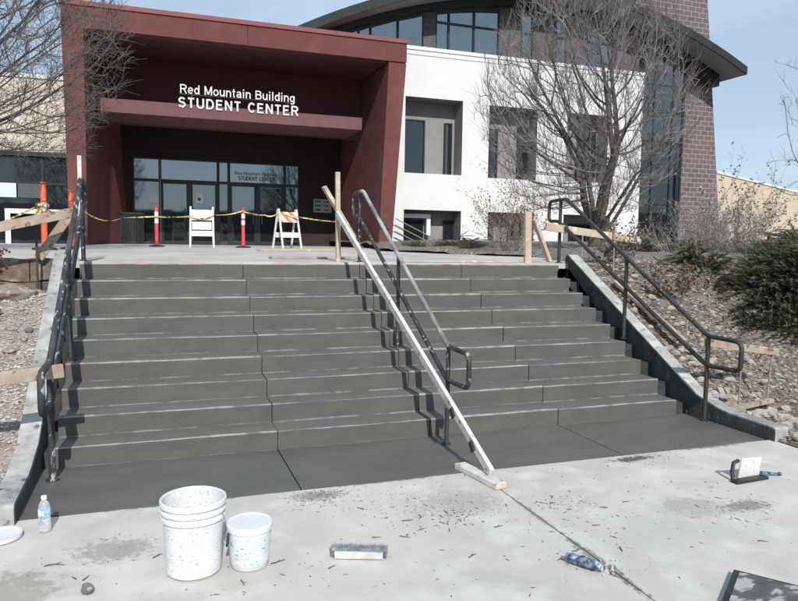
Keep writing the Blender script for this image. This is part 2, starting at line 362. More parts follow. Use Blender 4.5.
# ------------------------------------------------------------------ staircase
st = thing('concrete_staircase', (2, 0, 0), 'freshly poured dark grey concrete staircase of nine steps with chalky white nosings', 'stairs')
bays = [(XL, .8765), (.8845, 2.135), (2.143, 3.362), (3.370, XR)]
g = MB()
def wob(x, k, a): return a * (noise.noise(Vector((x * 1.7, k * 7.3, .5))) + .6 * noise.noise(Vector((x * 6, k * 3.1, 4))))
for bi, (xa, xb) in enumerate(bays):
    nx = 26; xs = [xa + (xb - xa) * i / nx for i in range(nx + 1)]; boff = (0, -.004, .003, -.003)[bi]
    prof = []  # y, z, jitter amplitude, mat of following strip
    for k in range(NS):
        y = k * T; z0 = k * H; z1 = z0 + H
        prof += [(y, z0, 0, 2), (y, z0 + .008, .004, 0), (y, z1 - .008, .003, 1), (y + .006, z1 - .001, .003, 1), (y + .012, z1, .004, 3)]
    prof += [(NS * T - T + .12, NS * H, 0, 0)]
    P = []
    for i, (y, z, j, mi) in enumerate(prof):
        row = []
        for x in xs:
            k = i // 5
            dy = wob(x + bi * 3.3, k, .009) if j or i % 5 == 0 else 0
            dz = wob(x + bi * 5.1, k + 30 + (i % 5), j)
            if i % 5 in (3, 4, 0) and i > 0: dz += wob(x + bi * 2.2, k + (60 if i % 5 else 59), .005) + boff
            if i == 0 or i == len(prof) - 1: dz = 0; 
            row.append((x, y + dy, z + dz))
        P.append(row)
    for i in range(len(P) - 1):
        for q in range(nx):
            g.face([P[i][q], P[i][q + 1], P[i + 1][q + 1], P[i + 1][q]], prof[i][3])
    for row_i in (0, nx):
        pts = [P[i][row_i] for i in range(len(P))] + [(xs[row_i], P[-1][0][1], -.02), (xs[row_i], 0, -.02)]
        g.face(pts if row_i == 0 else pts[::-1], 0)
g.build('steps', ['fresh', 'laitance', 'laitance_faint', 'fresh_tread_lit'], st)
g = MB()
core = [(-.0 + .014, -.03)]
for k in range(NS): core += [(k * T + .014, (k + 1) * H - .014), ((k + 1) * T + .014, (k + 1) * H - .014)]
core[-1] = (NS * T - T + .10, NS * H - .014); core += [(NS * T - T + .10, -.03)]
g.prism(core, XL + .01, XR - .01, 'x')
for xa, xb in ((XR - .012, 4.828), (-.742, XL + .012)):   # lower, dark old core between the step ends and the cheek walls
    c2 = [(.03, -.03)]
    for k in range(NS): c2 += [(k * T + .05, (k + 1) * H - .045), ((k + 1) * T + .05, (k + 1) * H - .045)]
    c2[-1] = (NS * T - T + .03, NS * H - .045); c2 += [(NS * T - T + .03, -.03)]
    g.prism(c2, xa, xb, 'x')
g.build('step_core', 'gap_core', st)
g = MB()
for xa, xb in ((-.745, .876), (.885, 3.362), (3.371, 4.80)):
    # gently wavy front edge
    n = 70; xs = [xa + (xb - xa) * i / n for i in range(n + 1)]
    fr = [(x, SLABY + .014 * noise.noise(Vector((x * 2.3, 0, 0))) + .010 * noise.noise(Vector((x * 12, 3, 0)))) for x in xs]
    g.prism(fr + [(xb, .012), (xa, .012)], -.04, .006, 'z')
g.build('landing_slab', 'slab', st)

# cheek walls
def cheek(xi, xo, label, top, c):
    r = thing('cheek_wall', (xi, 0, 0), label, 'low wall')
    poly = [(2.22, -.04), (-.955, -.04), (-.955, .10), (-.94, .115), (-.46, .125), (-.32, .145), (-.20, .175), (-.05, .569 * -.05 + c)] + [(2.18, .569 * 2.18 + c), (2.22, .569 * 2.18 + c - .03)]
    lo, hi = sorted((xi, xo))
    g = MB(); g.prism([(p[0], p[1]) for p in poly], lo + .006, hi - .006, 'x', 0, 0)
    # dark slurry skin on the face towards the steps
    s = 1 if xo > xi else -1
    g2 = MB(); sk = [(a, b - .012 if i > 1 else b) for i, (a, b) in enumerate(poly)]
    g2.prism(sk, xi, xi + s * .005, 'x')
    o = g.build('wall_body', 'cheek_top', r); bevel(o, .012, 2)
    g2.build('slurry_skin', 'cheek_side', r)
cheek(4.832, 4.985, 'sloping concrete wall closing the right side of the steps', 1, .24)
cheek(-.742, -.885, 'sloping concrete wall closing the left side of the steps', 1, .235)

# ------------------------------------------------------------------ railings
def rounded(pts, r, n=5):
    out = []; m = len(pts)
    for i in range(m):
        a = Vector(pts[i - 1]); b = Vector(pts[i]); c = Vector(pts[(i + 1) % m])
        d1 = (a - b); d2 = (c - b); rr = min(r, d1.length * .45, d2.length * .45)
        p = b + d1.normalized() * rr; q = b + d2.normalized() * rr
        for k in range(n + 1):
            t = k / n; out.append(p * (1 - t) ** 2 + b * 2 * t * (1 - t) + q * t * t)
    return out
def railing(X, label, m_up, m_post, rad=.021, splat=0, topz=2.16):
    r = thing('handrail', (X, 0, 0), label, 'handrail')
    up = [(X, 2.52, 2.14), (X, 2.14, 2.155), (X, -.24, .79), (X, -.63, .785)]
    lo = [(X, -.63, .53), (X, -.24, .52), (X, 2.30, 1.89), (X, 2.52, 1.89)]
    full = rounded(up + lo, .07); n6 = 6
    if m_up == 'rail_grey':
        g = MB(); g.tube(full[n6:2 * n6 + 1 + n6 - 3], rad * 1.03, 12); g.build('upper_rail', 'rail_grey', r); m_up = 'rail_black'
    g = MB(); g.tube(full, rad, 12, closed=True)
    if splat:
        for i in range(splat):
            t = random.random(); a = Vector(up[1]).lerp(Vector(up[2]), t)
            a += Vector((rnd(-1, 1), rnd(-1, 1), rnd(-1, 1))).normalized() * rad * .9
            s = rnd(.003, .009); g.lathe([(0, -s), (s, 0), (0, s)], 6, a)
    g.build('rail_loop', m_up, r)
    for y, zb, zt in ((2.26, DECK if X > 0 else DECK, 2.148), (.95, 4 * H, .79 + (.95 + .24) * .5735), (-.25, .006, .785)):
        g = MB(); g.tube([(X, y, zb - .02), (X, y, zt)], rad * .95, 12)
        g.lathe([(rad * .9, 0), (rad * 1.9, .001), (rad * 1.9, .008), (rad * .9, .012)], 14, (X, y, zb + .002))
        g.build('post', m_post, r)
    return r
railing(2.18, 'centre handrail on the steps, its grey paint worn and flecked with concrete', 'rail_grey', 'rail_black', .019, 60)
railing(4.765, 'clean dark handrail standing along the right side of the steps', 'rail_clean', 'rail_clean', .021)
railing(-.64, 'left handrail of the steps, thickly splattered with grey concrete', 'rail_splatter', 'rail_splatter', .022, 220)

# ------------------------------------------------------------------ lumber
def lumber(name, a, b, w, h, m, label, cat='board', up=(0, 0, 1), ends=None, group=None):
    g = MB(); a = Vector(a); b = Vector(b)
    n = 5; d = (b - a)
    g.beam(a, b, w, h, up, 0)
    if ends:
        e = d.normalized() * .004
        g.beam(b, b + e, w * .98, h * .98, up, 1)
    o = g.build(name, [m, 'wood_end'], None, tuple((a + b) / 2)); bevel(o, .003, 1)
    return tag(o, label, cat, group)
lb_ = lumber('long_board', (2.125, -1.13, .065), (1.93, 2.28, 1.90), .034, .060, 'wood_white', 'long pale straight board sloping down beside the centre handrail', ends=1)
for t in (.07, .16):
    g = MB(); p = Vector((2.125, -1.13, .065)).lerp(Vector((1.93, 2.28, 1.90)), t) + Vector((-.024, 0, -.01)); g.beam(p - Vector((0, .03, .03)), p + Vector((0, .02, .03)), .018, .05, (0, 1, 0)); bevel(g.build('concrete_blob', 'rubber', lb_), .006, 2)
lumber('wood_block', (2.045, -.80, .022), (2.125, -1.27, .022), .089, .038, 'wood_white', 'short pale wooden block lying on the concrete at the foot of the long sloping board', 'wood block', ends=1)
lumber('wooden_stake', (1.955, 2.33, DECK - .01), (1.94, 2.33, 2.36), .05, .045, 'wood', 'upright wooden stake at the top of the steps beside the centre handrail', 'stake', up=(0, 1, 0))
lumber('brace_board', (1.80, 2.39, 2.20), (2.33, 2.47, DECK + .03), .040, .10, 'wood', 'diagonal brace board leaning on the stake beside the centre handrail', up=(0, 1, 0))
lumber('wooden_stake', (4.335, 2.28, DECK - .01), (4.32, 2.28, 1.99), .085, .045, 'wood', 'thick upright wooden stake near the top of the right handrail', 'stake', up=(0, 1, 0))
lumber('brace_board', (4.385, 2.24, 1.90), (4.62, 2.24, DECK + .02), .040, .075, 'wood', 'diagonal brace board beside the top end of the right handrail', up=(0, 1, 0))
lumber('form_board', (4.50, 2.16, 1.815), (5.90, 2.16, 1.665), .04, .09, 'wood', 'long board nailed level across the top of the right handrail', ends=1)
lumber('form_board', (4.705, -.20, .735), (5.66, -.20, .60), .038, .07, 'wood_old', 'weathered board sticking out from the lower right handrail over the rocks', ends=1)
lumber('form_board', (-1.9, -.40, .625), (-.555, -.32, .745), .04, .085, 'wood_old', 'weathered board laid across the gravel to the lower left handrail', ends=1)
lumber('form_board', (-2.6, 2.36, 1.385), (-.70, 2.36, 1.85), .04, .095, 'wood_old', 'paint spattered board fixed across the upper left handrail', ends=1)
lumber('fallen_board', (5.25, 1.75, 1.16), (5.28, .62, .60), .09, .038, 'wood_old', 'grey board lying down the mulch slope behind the right handrail')
lumber('loose_board', (5.05, -.28, .10), (5.62, -.20, .13), .07, .035, 'wood_old', 'short pale board lying among rocks behind the low end of the right wall')
lumber('leaning_plank', (-.78, 2.62, 1.84), (-1.10, 2.72, 1.38), .09, .03, 'wood_old', 'wide grey plank leaning behind the upper left handrail', up=(0, 1, 0))
lumber('thin_stake', (-.70, 2.75, DECK), (-.70, 2.75, 2.44), .04, .03, 'wood_white', 'slim pale stake standing behind the top of the left handrail', 'stake', up=(0, 1, 0))
lumber('loose_plank', (2.05, 9.2, DECK + .018), (4.0, 9.9, DECK + .018), .18, .03, 'wood', 'flat brown plank lying on the deck before the barricades')
lumber('edge_board', (1.35, 3.3, DECK + .015), (2.55, 3.45, DECK + .015), .14, .025, 'wood_old', 'flat board lying on the deck beside the centre wooden stake')
lumber('edge_board', (2.7, 2.28, DECK + .012), (4.2, 2.30, DECK + .012), .07, .02, 'wood', 'thin strip of wood lying along the top edge of the right flight')
def rod(a, b, label, rad=.009, m='stake_grey', group=None):
    g = MB(); g.tube([a, b], rad, 8); o = g.build('steel_stake', m, None, tuple(a)); return tag(o, label, 'stake', group)
for (x, y, zb, zt, dx) in ((5.24, -.18, .15, .70, .0), (5.62, -.18, .22, .62, .03)):
    rod((x - dx, y, zb - .1), (x, y, zt), 'steel stake holding the weathered lower board at its %s' % ('middle' if x < 5.4 else 'free outer end'))
rod((4.99, 2.1, 1.2), (4.99, 2.1, 1.72), 'steel stake at the inner end of the long upper board')
rod((5.46, 2.1, 1.2), (5.46, 2.1, 1.80), 'tall steel stake at the middle of the long upper board')
rod((5.40, .72, .35), (5.40, .72, .86), 'steel stake standing beside the grey board on the mulch slope')
rod((-1.10, 2.62, .95), (-1.10, 2.62, 1.60), 'dark rusty rebar stake in front of the timber edging', .011, 'steel_rust')
rod((-1.62, 2.30, .95), (-1.62, 2.30, 1.66), 'grey steel stake holding the spattered upper left board', .010)

# timber edging on left
tw = thing('timber_edging', (-2, 2.8, 1), 'low edging of dark rough timbers above the left gravel', 'edging')
for k, (z0, z1, off) in enumerate(((.92, 1.14, 0), (1.15, 1.37, .02))):
    g = MB(); x = -6.2 + k * .7
    while x < -.98:
        x2 = min(x + rnd(1.1, 1.7), -.95)
        n = 8; vs = []
        for i in range(n + 1):
            xx = x + (x2 - x - .01) * i / n
            for (yy, zz) in ((2.76 + off, z0), (3.02, z0), (3.02, z1), (2.76 + off, z1)):
                j = noise.noise_vector(Vector((xx * 5, yy * 7, zz * 7))) * .05; vs.append((xx, yy + j.y, zz + j.z * .6))
        fs = [(i * 4 + q, i * 4 + (q + 1) % 4, i * 4 + 4 + (q + 1) % 4, i * 4 + 4 + q) for i in range(n) for q in range(4)] + [(0, 1, 2, 3), (n * 4 + 3, n * 4 + 2, n * 4 + 1, n * 4)]
        g.mesh(vs, fs); x = x2
    g.build('timber', 'timber_wall', tw)

# ------------------------------------------------------------------ entrance portico
pt = thing('entrance_portico', (2.8, 16.6, DECK), 'dark red stucco entrance portico lettered Red Mountain Building STUDENT CENTER', 'building')
YF, YB = 16.64, 22.2
Z0 = DECK - .1
g = MB()   # left wall, leaning slightly, plan splayed at the back
def zx(b, t, z): return b + (t - b) * (z - 1.3) / 6.9
def wallhex(xb0, xb1, xt0, xt1, y0, y1, z0, z1, xbb=None, xtb=None):
    b1 = xb1 if xbb is None else xbb; t1 = xt1 if xtb is None else xtb
    return [(xb0, y0, z0), (xb1, y0, z0), (b1, y1, z0), (xb0, y1, z0), (xt0, y0, z1), (xt1, y0, z1), (t1, y1, z1), (xt0, y1, z1)]
g.hexa(wallhex(-2.215, -1.755, -2.315, -1.745, YF, 19.4, Z0, 7.46, -1.60, -1.60))
g.hexa(wallhex(-2.215, -1.60, -2.315, -1.60, 19.4, YB + .6, Z0, 7.46, -.68, -.95))
g.build('side_wall', 'red', pt)
g = MB()
g.hexa([(7.04, YF, Z0), (7.50, YF, Z0), (7.50, YB + .6, Z0), (7.04, YB + .6, Z0), (7.335, YF, 7.42), (7.935, YF, 7.42), (7.935, YB + .6, 7.42), (7.335, YB + .6, 7.42)])
g.build('side_wall', 'red', pt)
g = MB()
g.box(-2.318, 7.945, YF, YF + .55, 7.462, 8.06)
g.box(-2.318, 7.945, YF + .55, YB + .8, 7.58, 8.06)
g.build('roof_fascia', 'red', pt)
g = MB(); g.box(2.80, 2.815, YF - .006, YF - .001, 7.47, 8.05); g.build('joint_line', 'dark_wall', pt); g = MB(); g.box(-1.0, -.985, YF - .006, YF - .001, 7.47, 8.05); g.build('joint_line', 'dark_wall', pt)
g = MB(); g.box(-2.36, 7.99, YF - .04, YB + .9, 8.062, 8.19); g.build('roof_trim', 'red_trim', pt)
g = MB(); g.box(-1.60, 7.33, YF + .551, YB + .5, 7.45, 7.578); g.build('ceiling', 'red_inner', pt)
g = MB(); g.box(-1.41, 6.72, 17.60, 17.78, 5.345, 5.745); g.box(-1.41, 6.72, 17.781, 19.745, 5.36, 5.46); g.build('canopy_beam', 'mauve', pt)
g = MB(); g.box(.86, 4.46, 17.66, 17.69, 6.045, 6.07); g.box(1.2, 1.24, 17.66, 17.70, 5.746, 6.044); g.box(4.2, 4.24, 17.66, 17.70, 5.746, 6.044); g.build('letter_rail', 'steel_dark', pt)
g = MB(); g.box(-1.62, 7.28, 19.75, 19.95, 5.34, 7.448); g.build('sign_wall', 'red_inner', pt)
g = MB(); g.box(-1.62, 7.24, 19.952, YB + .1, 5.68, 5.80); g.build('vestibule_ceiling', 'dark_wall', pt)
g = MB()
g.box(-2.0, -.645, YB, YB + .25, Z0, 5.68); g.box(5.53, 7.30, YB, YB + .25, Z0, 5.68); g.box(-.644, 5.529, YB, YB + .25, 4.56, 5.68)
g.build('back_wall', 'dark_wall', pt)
# storefront: frame + panes + doors
def frame_rect(g, x0, x1, z0, z1, y, w=.06, d=.10, mi=0):
    g.box(x0, x1, y, y + d, z1 - w, z1, mi); g.box(x0, x1, y, y + d, z0, z0 + w, mi)
    g.box(x0, x0 + w, y, y + d, z0 + w, z1 - w, mi); g.box(x1 - w, x1, y, y + d, z0 + w, z1 - w, mi)
def window(parent, x0, x1, z0, z1, y, glass, w=.05, name='window', fm='frame_dark'):
    g = MB(); frame_rect(g, x0, x1, z0, z1, y, w); f = g.build(name, fm, parent)
    g = MB(); g.box(x0 + w, x1 - w, y + .045, y + .055, z0 + w, z1 - w); g.build('pane', glass, f)
    return f
yg = YB + .04
for x0, x1 in ((-.643, .30), (.302, 2.398), (2.40, 2.798), (2.80, 4.948), (4.95, 5.527)):
    window(pt, x0, x1, 3.74, 4.555, yg, 'glass_transom')
for x0, x1 in ((-.643, .30), (2.40, 2.798), (4.95, 5.527)):
    window(pt, x0, x1, DECK, 3.738, yg, 'glass_door')
for k, (x0, x1) in enumerate(((.304, 1.348), (1.352, 2.396), (2.804, 3.872), (3.876, 4.944))):
    g = MB(); frame_rect(g, x0, x1, DECK + .004, 3.736, yg - .02, .11, .10); d = g.build('door', 'frame_dark', pt)
    g = MB(); g.box(x0 + .11, x1 - .11, yg + .02, yg + .03, DECK + .12, 3.62); g.build('pane', 'glass_dark' if k == 3 else 'glass_door', d)
    g = MB(); hx = x1 - .17 if k % 2 == 0 else x0 + .17
    g.tube([(hx, yg - .07, 2.2), (hx, yg - .07, 2.75)], .014, 8); g.tube([(hx, yg - .07, 2.25), (hx, yg - .01, 2.25)], .01, 6); g.tube([(hx, yg - .07, 2.7), (hx, yg - .01, 2.7)], .01, 6)
    g.build('handle', 'metal_tool', d)
def arc(cx, cz, rx, rz, a0, a1, n=7): return [(cx + rx * math.cos(R(a0 + (a1 - a0) * i / n)), cz + rz * math.sin(R(a0 + (a1 - a0) * i / n))) for i in range(n + 1)]
GL = {
 'R': (.74, [[(.08, 0), (.08, 1)], [(.08, .93)] + arc(.42, .72, .24, .21, 90, -90) + [(.08, .51)], [(.40, .50), (.68, 0)]]),
 'S': (.70, [arc(.36, .72, .25, .21, 20, 180) + [(.11, .69)] + arc(.36, .70, .25, .19, 200, 262, 3) + arc(.36, .29, .27, .22, 82, -90) + arc(.36, .28, .27, .21, 270, 192, 5)]),
 'T': (.66, [[(.33, 0), (.33, .93)], [(.03, .93), (.63, .93)]]),
 'U': (.74, [[(.09, 1), (.09, .36)] + arc(.37, .34, .28, .27, 180, 360, 10) + [(.65, .36), (.65, 1)]]),
 'D': (.76, [[(.09, 0), (.09, 1)], [(.09, .93)] + arc(.34, .5, .34, .43, 90, -90, 10) + [(.09, .07)]]),
 'E': (.68, [[(.09, 0), (.09, 1)], [(.09, .93), (.62, .93)], [(.09, .52), (.57, .52)], [(.09, .07), (.64, .07)]]),
 'N': (.74, [[(.09, 0), (.09, 1)], [(.10, .97), (.64, .03)], [(.65, 0), (.65, 1)]]),
 'C': (.75, [arc(.40, .5, .31, .43, 38, 322, 14)]),
 'M': (.88, [[(.09, 0), (.09, 1)], [(.10, .98), (.44, .06)], [(.44, .06), (.78, .98)], [(.79, 0), (.79, 1)]]),
 'B': (.74, [[(.09, 0), (.09, 1)], [(.09, .93)] + arc(.40, .73, .22, .20, 90, -90) + [(.09, .53)], [(.09, .53)] + arc(.42, .30, .25, .23, 90, -90) + [(.09, .07)]]),
 'e': (.60, [[(.08, .37), (.52, .37)] + arc(.30, .36, .225, .30, 4, 318, 14)]),
 'd': (.62, [arc(.29, .36, .21, .30, 0, 360, 14), [(.52, 0), (.52, 1)]]),
 'o': (.62, [arc(.31, .36, .235, .30, 0, 360, 16)]),
 'u': (.62, [[(.09, .72), (.09, .28)] + arc(.28, .26, .19, .20, 180, 330, 8) + [(.52, .30)], [(.52, 0), (.52, .72)]]),
 'n': (.62, [[(.09, 0), (.09, .72)], [(.10, .42)] + arc(.32, .44, .20, .22, 150, 0, 8) + [(.52, 0)]]),
 't': (.38, [[(.18, .92), (.18, .18)] + arc(.27, .16, .09, .10, 180, 285, 4), [(.02, .66), (.34, .66)]]),
 'a': (.60, [[(.09, .53)] + arc(.29, .50, .20, .16, 150, 0, 6) + [(.49, .12), (.53, 0)], [(.49, .40)] + arc(.27, .21, .19, .15, 95, 290, 8) + [(.49, .20)]]),
 'i': (.27, [[(.13, 0), (.13, .72)], [(.13, .86), (.13, 1)]]),
 'l': (.27, [[(.13, 0), (.13, 1)]]),
 'g': (.62, [arc(.29, .37, .21, .29, 0, 360, 14), [(.52, .72), (.52, -.04)] + arc(.31, -.05, .20, .16, 0, -150, 6)]),
 ' ': (.32, [])}
def lettering(txt, x, z, cap, width, y, m, parent, wt=.15, depth=.03):
    nat = sum(GL[c][0] for c in txt) * cap; tr = (width - nat) / (len(txt) - 1); px = x
    for c in txt:
        adv, strokes = GL[c]; g = MB()
        for si, st_ in enumerate(strokes):
            P = [Vector((px + a * cap, z + b * cap)) for a, b in st_]; n = len(P); w = wt * cap / 2; Lf, Rt = [], []
            closed = (P[0] - P[-1]).length < 1e-4
            for i in range(n):
                d0 = (P[i] - P[i - 1]) if i > 0 else ((P[0] - P[-2]) if closed else None); d1 = (P[i + 1] - P[i]) if i < n - 1 else ((P[1] - P[0]) if closed else None)
                if d0 is None: d0 = d1
                if d1 is None: d1 = d0
                d0 = d0.normalized(); d1 = d1.normalized(); t = (d0 + d1).normalized(); nn_ = Vector((-t.y, t.x)); k = w / max(.55, nn_.dot(Vector((-d1.y, d1.x))))
                Lf.append(P[i] + nn_ * k); Rt.append(P[i] - nn_ * k)
            yf = y - depth - si * .0015 * cap / .3
            vs = [(p.x, yf, p.y) for p in Lf] + [(p.x, yf, p.y) for p in Rt] + [(p.x, y, p.y) for p in Lf] + [(p.x, y, p.y) for p in Rt]
            fs = []
            for i in range(n - 1):
                fs += [(n + i, n + i + 1, i + 1, i), (i, i + 1, 2 * n + i + 1, 2 * n + i), (n + i + 1, n + i, 3 * n + i, 3 * n + i + 1)]
            fs += [(0, n, 3 * n, 2 * n), (n - 1, 3 * n - 1, 4 * n - 1, 2 * n - 1)]
            g.mesh(vs, fs)
        if strokes: g.build('letter', m, parent)
        px += adv * cap + tr
lettering('Red Mountain Building', .87, 6.075, .275, 3.575, 17.655, 'sign_letter', pt, .135)
lettering('STUDENT CENTER', .81, 5.635, .31, 3.735, 17.594, 'sign_letter', pt, .17)
lettering('Red Mountain Building', 3.03, 4.08, .13, 1.62, YB + .083, 'decal', pt, .15, .002)
lettering('STUDENT CENTER', 3.15, 3.88, .15, 1.45, YB + .083, 'decal', pt, .18, .002)
g = MB(); g.tube([(2.7, 20.6, 5.66), (2.7, 20.6, 5.60)], .12, 16); g.build('ceiling_light', 'steel_dark', pt)
pq = thing('wall_plaque', (6.45, YB, 3), 'grey plaque with rows of text on the dark wall right of the doors', 'plaque')
g = MB(); g.box(6.09, 6.83, YB - .03, YB - .002, 2.72, 3.25); g.build('plate', 'plaque', pq)
g = MB()
for z in (3.15, 2.99, 2.82):
    g.box(6.14, 6.40 - rnd(0, .03), YB - .034, YB - .031, z - .03, z + .04); g.box(6.50, 6.76 - rnd(0, .05), YB - .034, YB - .031, z - .025, z + .02)
g.build('text_rows', 'plaque_text', pq)
for (x, z, w, h, lab) in ((-.06, 2.9, .27, .30, 'blank white notice taped to the glass left of the doors'), (1.56, 2.92, .27, .40, 'white notice with a dark emblem taped to the second door')):
    n_ = thing('paper_notice', (x, yg, z), lab, 'notice')
    yy = yg - .028
    g = MB(); g.box(x, x + w, yy, yy + .004, z, z + h); g.build('sheet', 'paper', n_)
    if x > 1: g = MB(); g.lathe([(0, -.004), (.06, 0)], 16, (0, 0, 0)); o = MB(); o.mesh([(x + w / 2 + a[0], yy - .002, z + h * .42 + a[1]) for a in g.v[16:]], [tuple(range(16))]); o.build('emblem', 'decal', n_)
cp = thing('wall_box', (7.24, YF, 2.3), 'small brown metal box mounted on the right portico column', 'utility box')
g = MB(); g.box(7.10, 7.40, YF - .06, YF - .002, 2.04, 2.50); o = g.build('box_body', 'bronze', cp)
g = MB(); g.box(7.13, 7.37, YF - .066, YF - .061, 2.09, 2.40); g.build('box_cover', 'steel_rust', cp)

# ------------------------------------------------------------------ white building
wb = thing('white_building', (13, 18, 1.3), 'white stucco building with square openings below a curved dark roof', 'building')
YW = 18.0
ops = [(8.42, 10.63, 4.04, 6.69), (8.42, 10.65, 1.25, 2.75), (11.70, 13.72, 4.0, 6.63), (11.75, 13.70, 1.25, 2.75), (15.02, 16.90, 4.02, 6.62), (15.0, 17.15, 1.25, 2.75)]
def holed(g, x0, x1, z0, z1, y, ops, mi=0):
    X = sorted({x0, x1} | {a for o in ops for a in o[:2]}); Z = sorted({z0, z1} | {a for o in ops for a in o[2:]})
    for a, b in zip(X, X[1:]):
        for c, d in zip(Z, Z[1:]):
            mx, mz = (a + b) / 2, (c + d) / 2
            if any(o[0] < mx < o[1] and o[2] < mz < o[3] for o in ops): continue
            g.face([(a, y, c), (b, y, c), (b, y, d), (a, y, d)], mi)
g = MB(); holed(g, 7.6, 18.50, 1.0, 8.30, YW, ops)
DP = .72
for (a, b, c, d) in ops:
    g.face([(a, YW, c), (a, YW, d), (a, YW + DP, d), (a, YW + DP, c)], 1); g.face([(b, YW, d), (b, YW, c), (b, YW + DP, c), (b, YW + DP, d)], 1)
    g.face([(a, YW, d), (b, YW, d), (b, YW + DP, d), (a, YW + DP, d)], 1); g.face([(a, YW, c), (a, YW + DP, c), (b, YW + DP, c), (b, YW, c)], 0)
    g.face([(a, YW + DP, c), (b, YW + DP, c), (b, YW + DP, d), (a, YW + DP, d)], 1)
g.box(7.6, 18.5, YW + DP + .3, 30, 1.0, 8.3, 0)
g.face([(7.6, YW, 1), (7.6, YW, 8.3), (7.6, YW + DP + .3, 8.3), (7.6, YW + DP + .3, 1)]); g.face([(18.5, YW, 8.3), (18.5, YW, 1), (18.5, YW + DP + .3, 1), (18.5, YW + DP + .3, 8.3)])
g.build('wall', ['stucco', 'stucco_in'], wb)
g = MB(); g.box(7.55, 18.53, YW - .035, YW + .30, 8.302, 8.42); g.build('coping', 'coping', wb)
g = MB(); g.box(7.6, 18.5, YW - .008, YW - .001, 8.12, 8.14)
g.build('reveal_joint', 'stucco_in', wb)
yi = YW + DP - .11
window(wb, 8.43, 9.42, 4.06, 6.02, yi, 'glass_dark', .05); window(wb, 10.20, 10.50, 4.06, 5.98, yi, 'glass_bay', .05)
window(wb, 11.72, 12.03, 4.05, 5.9, yi, 'glass_bay', .05); window(wb, 12.035, 12.40, 4.05, 5.9, yi, 'glass_dark', .05); window(wb, 13.25, 13.70, 4.05, 6.1, yi, 'glass_dark', .05)
window(wb, 15.95, 16.80, 4.25, 6.2, yi, 'glass_bay', .05)
for x0, x1 in ((8.44, 9.42), (10.24, 10.62), (11.8, 12.3), (12.95, 13.6), (15.7, 16.9)):
    window(wb, x0, x1, 1.27, 2.42, yi, 'glass_dark', .04)
g = MB(); g.box(8.425, 9.62, yi - .2, yi - .12, 2.47, 2.62); g.box(9.47, 9.62, yi - .2, yi - .12, 1.85, 2.469); g.build('white_trim', 'white_paint', wb)
# clerestory
YC = 18.36
cz = 8.30
def roofz(x, dz=0): return 10.8759 - .027259 * (x - 14.08) ** 2 + dz
cl = [(4.9, 5.75, 'g'), (5.75, 6.79, 'g'), (6.79, 7.22, 'g'), (7.22, 8.22, 'g'), (8.22, 9.19, 'g'), (9.19, 9.66, 'b'), (9.66, 10.16, 'g'), (10.16, 11.16, 'g'), (11.16, 12.18, 'g'), (12.18, 13.1, 'b'),
      (13.1, 13.6, 'g'), (13.6, 14.6, 'b'), (14.6, 15.1, 'g'), (15.1, 16.0, 'b'), (16.0, 17.2, 'g'), (17.2, 18.5, 'b')]
def cztop(x): return 1.605 + (roofz(x, -.40) - 1.605) * .985
for x0, x1, k in cl:
    t0, t1 = cztop(x0), cztop(x1)
    if k == 'b':
        g = MB(); g.prism([(x0, cz), (x1, cz), (x1, t1), (x0, t0)], YC - .02, YC + .2, 'y'); g.build('block_panel', 'block_dark', wb); continue
    g = MB(); w = .035
    g.box(x0, x0 + w, YC - .04, YC + .06, cz, t0); g.box(x1 - w, x1, YC - .04, YC + .06, cz, t1)
    g.box(x0 + w, x1 - w, YC - .04, YC + .06, cz, cz + .12)
    g.prism([(x0 + w, t0 - .10), (x1 - w, t1 - .10), (x1 - w, t1), (x0 + w, t0)], YC - .04, YC + .06, 'y')
    tz = 9.42 if x0 > 7.2 else 99
    if tz < min(t0, t1) - .25: g.box(x0 + w, x1 - w, YC - .04, YC + .06, tz, tz + .06)
    f = g.build('window', 'frame_dark', wb)
    g = MB(); g.prism([(x0 + w, cz + .12), (x1 - w, cz + .12), (x1 - w, t1 - .10), (x0 + w, t0 - .10)], YC + .015, YC + .03, 'y'); g.build('pane', 'glass_sky', f)
# curved roof with overhang
g = MB(); N = 60; xa, xb = 3.6, 22.72
xs = [xa + (xb - xa) * i / N for i in range(N + 1)]
RF, RB = 17.0, 31.0
for a, b in zip(xs, xs[1:]):
    g.face([(a, RF, roofz(a)), (b, RF, roofz(b)), (b, RB, roofz(b)), (a, RB, roofz(a))], 0)
    g.face([(a, RF, roofz(a, -.30)), (b, RF, roofz(b, -.30)), (b, RF, roofz(b)), (a, RF, roofz(a))], 0)
    g.face([(a, RF + .06, roofz(a, -.28)), (a, RB, roofz(a, -.28)), (b, RB, roofz(b, -.28)), (b, RF + .06, roofz(b, -.28))], 1)
    g.face([(a, RF, roofz(a, -.30)), (a, RF + .06, roofz(a, -.30)), (b, RF + .06, roofz(b, -.30)), (b, RF, roofz(b, -.30))], 0)
    g.face([(a, RF + .06, roofz(a, -.30)), (a, RF + .06, roofz(a, -.28)), (b, RF + .06, roofz(b, -.28)), (b, RF + .06, roofz(b, -.30))], 0)
g.face([(xb, RF, roofz(xb, -.30)), (xb, 18.5, roofz(xb, -.30)), (xb, 18.5, roofz(xb)), (xb, RF, roofz(xb))], 0)
g.face([(xb, 18.5, roofz(xb, -.30)), (xb, RB, roofz(xb, -.30)), (xb, RB, roofz(xb)), (xb, 18.5, roofz(xb))], 0)
g.build('curved_roof', ['roof_metal', 'soffit'], wb)
g = MB()
xs2 = [xa + .2 + (22.35 - xa - .2) * i / N for i in range(N + 1)]
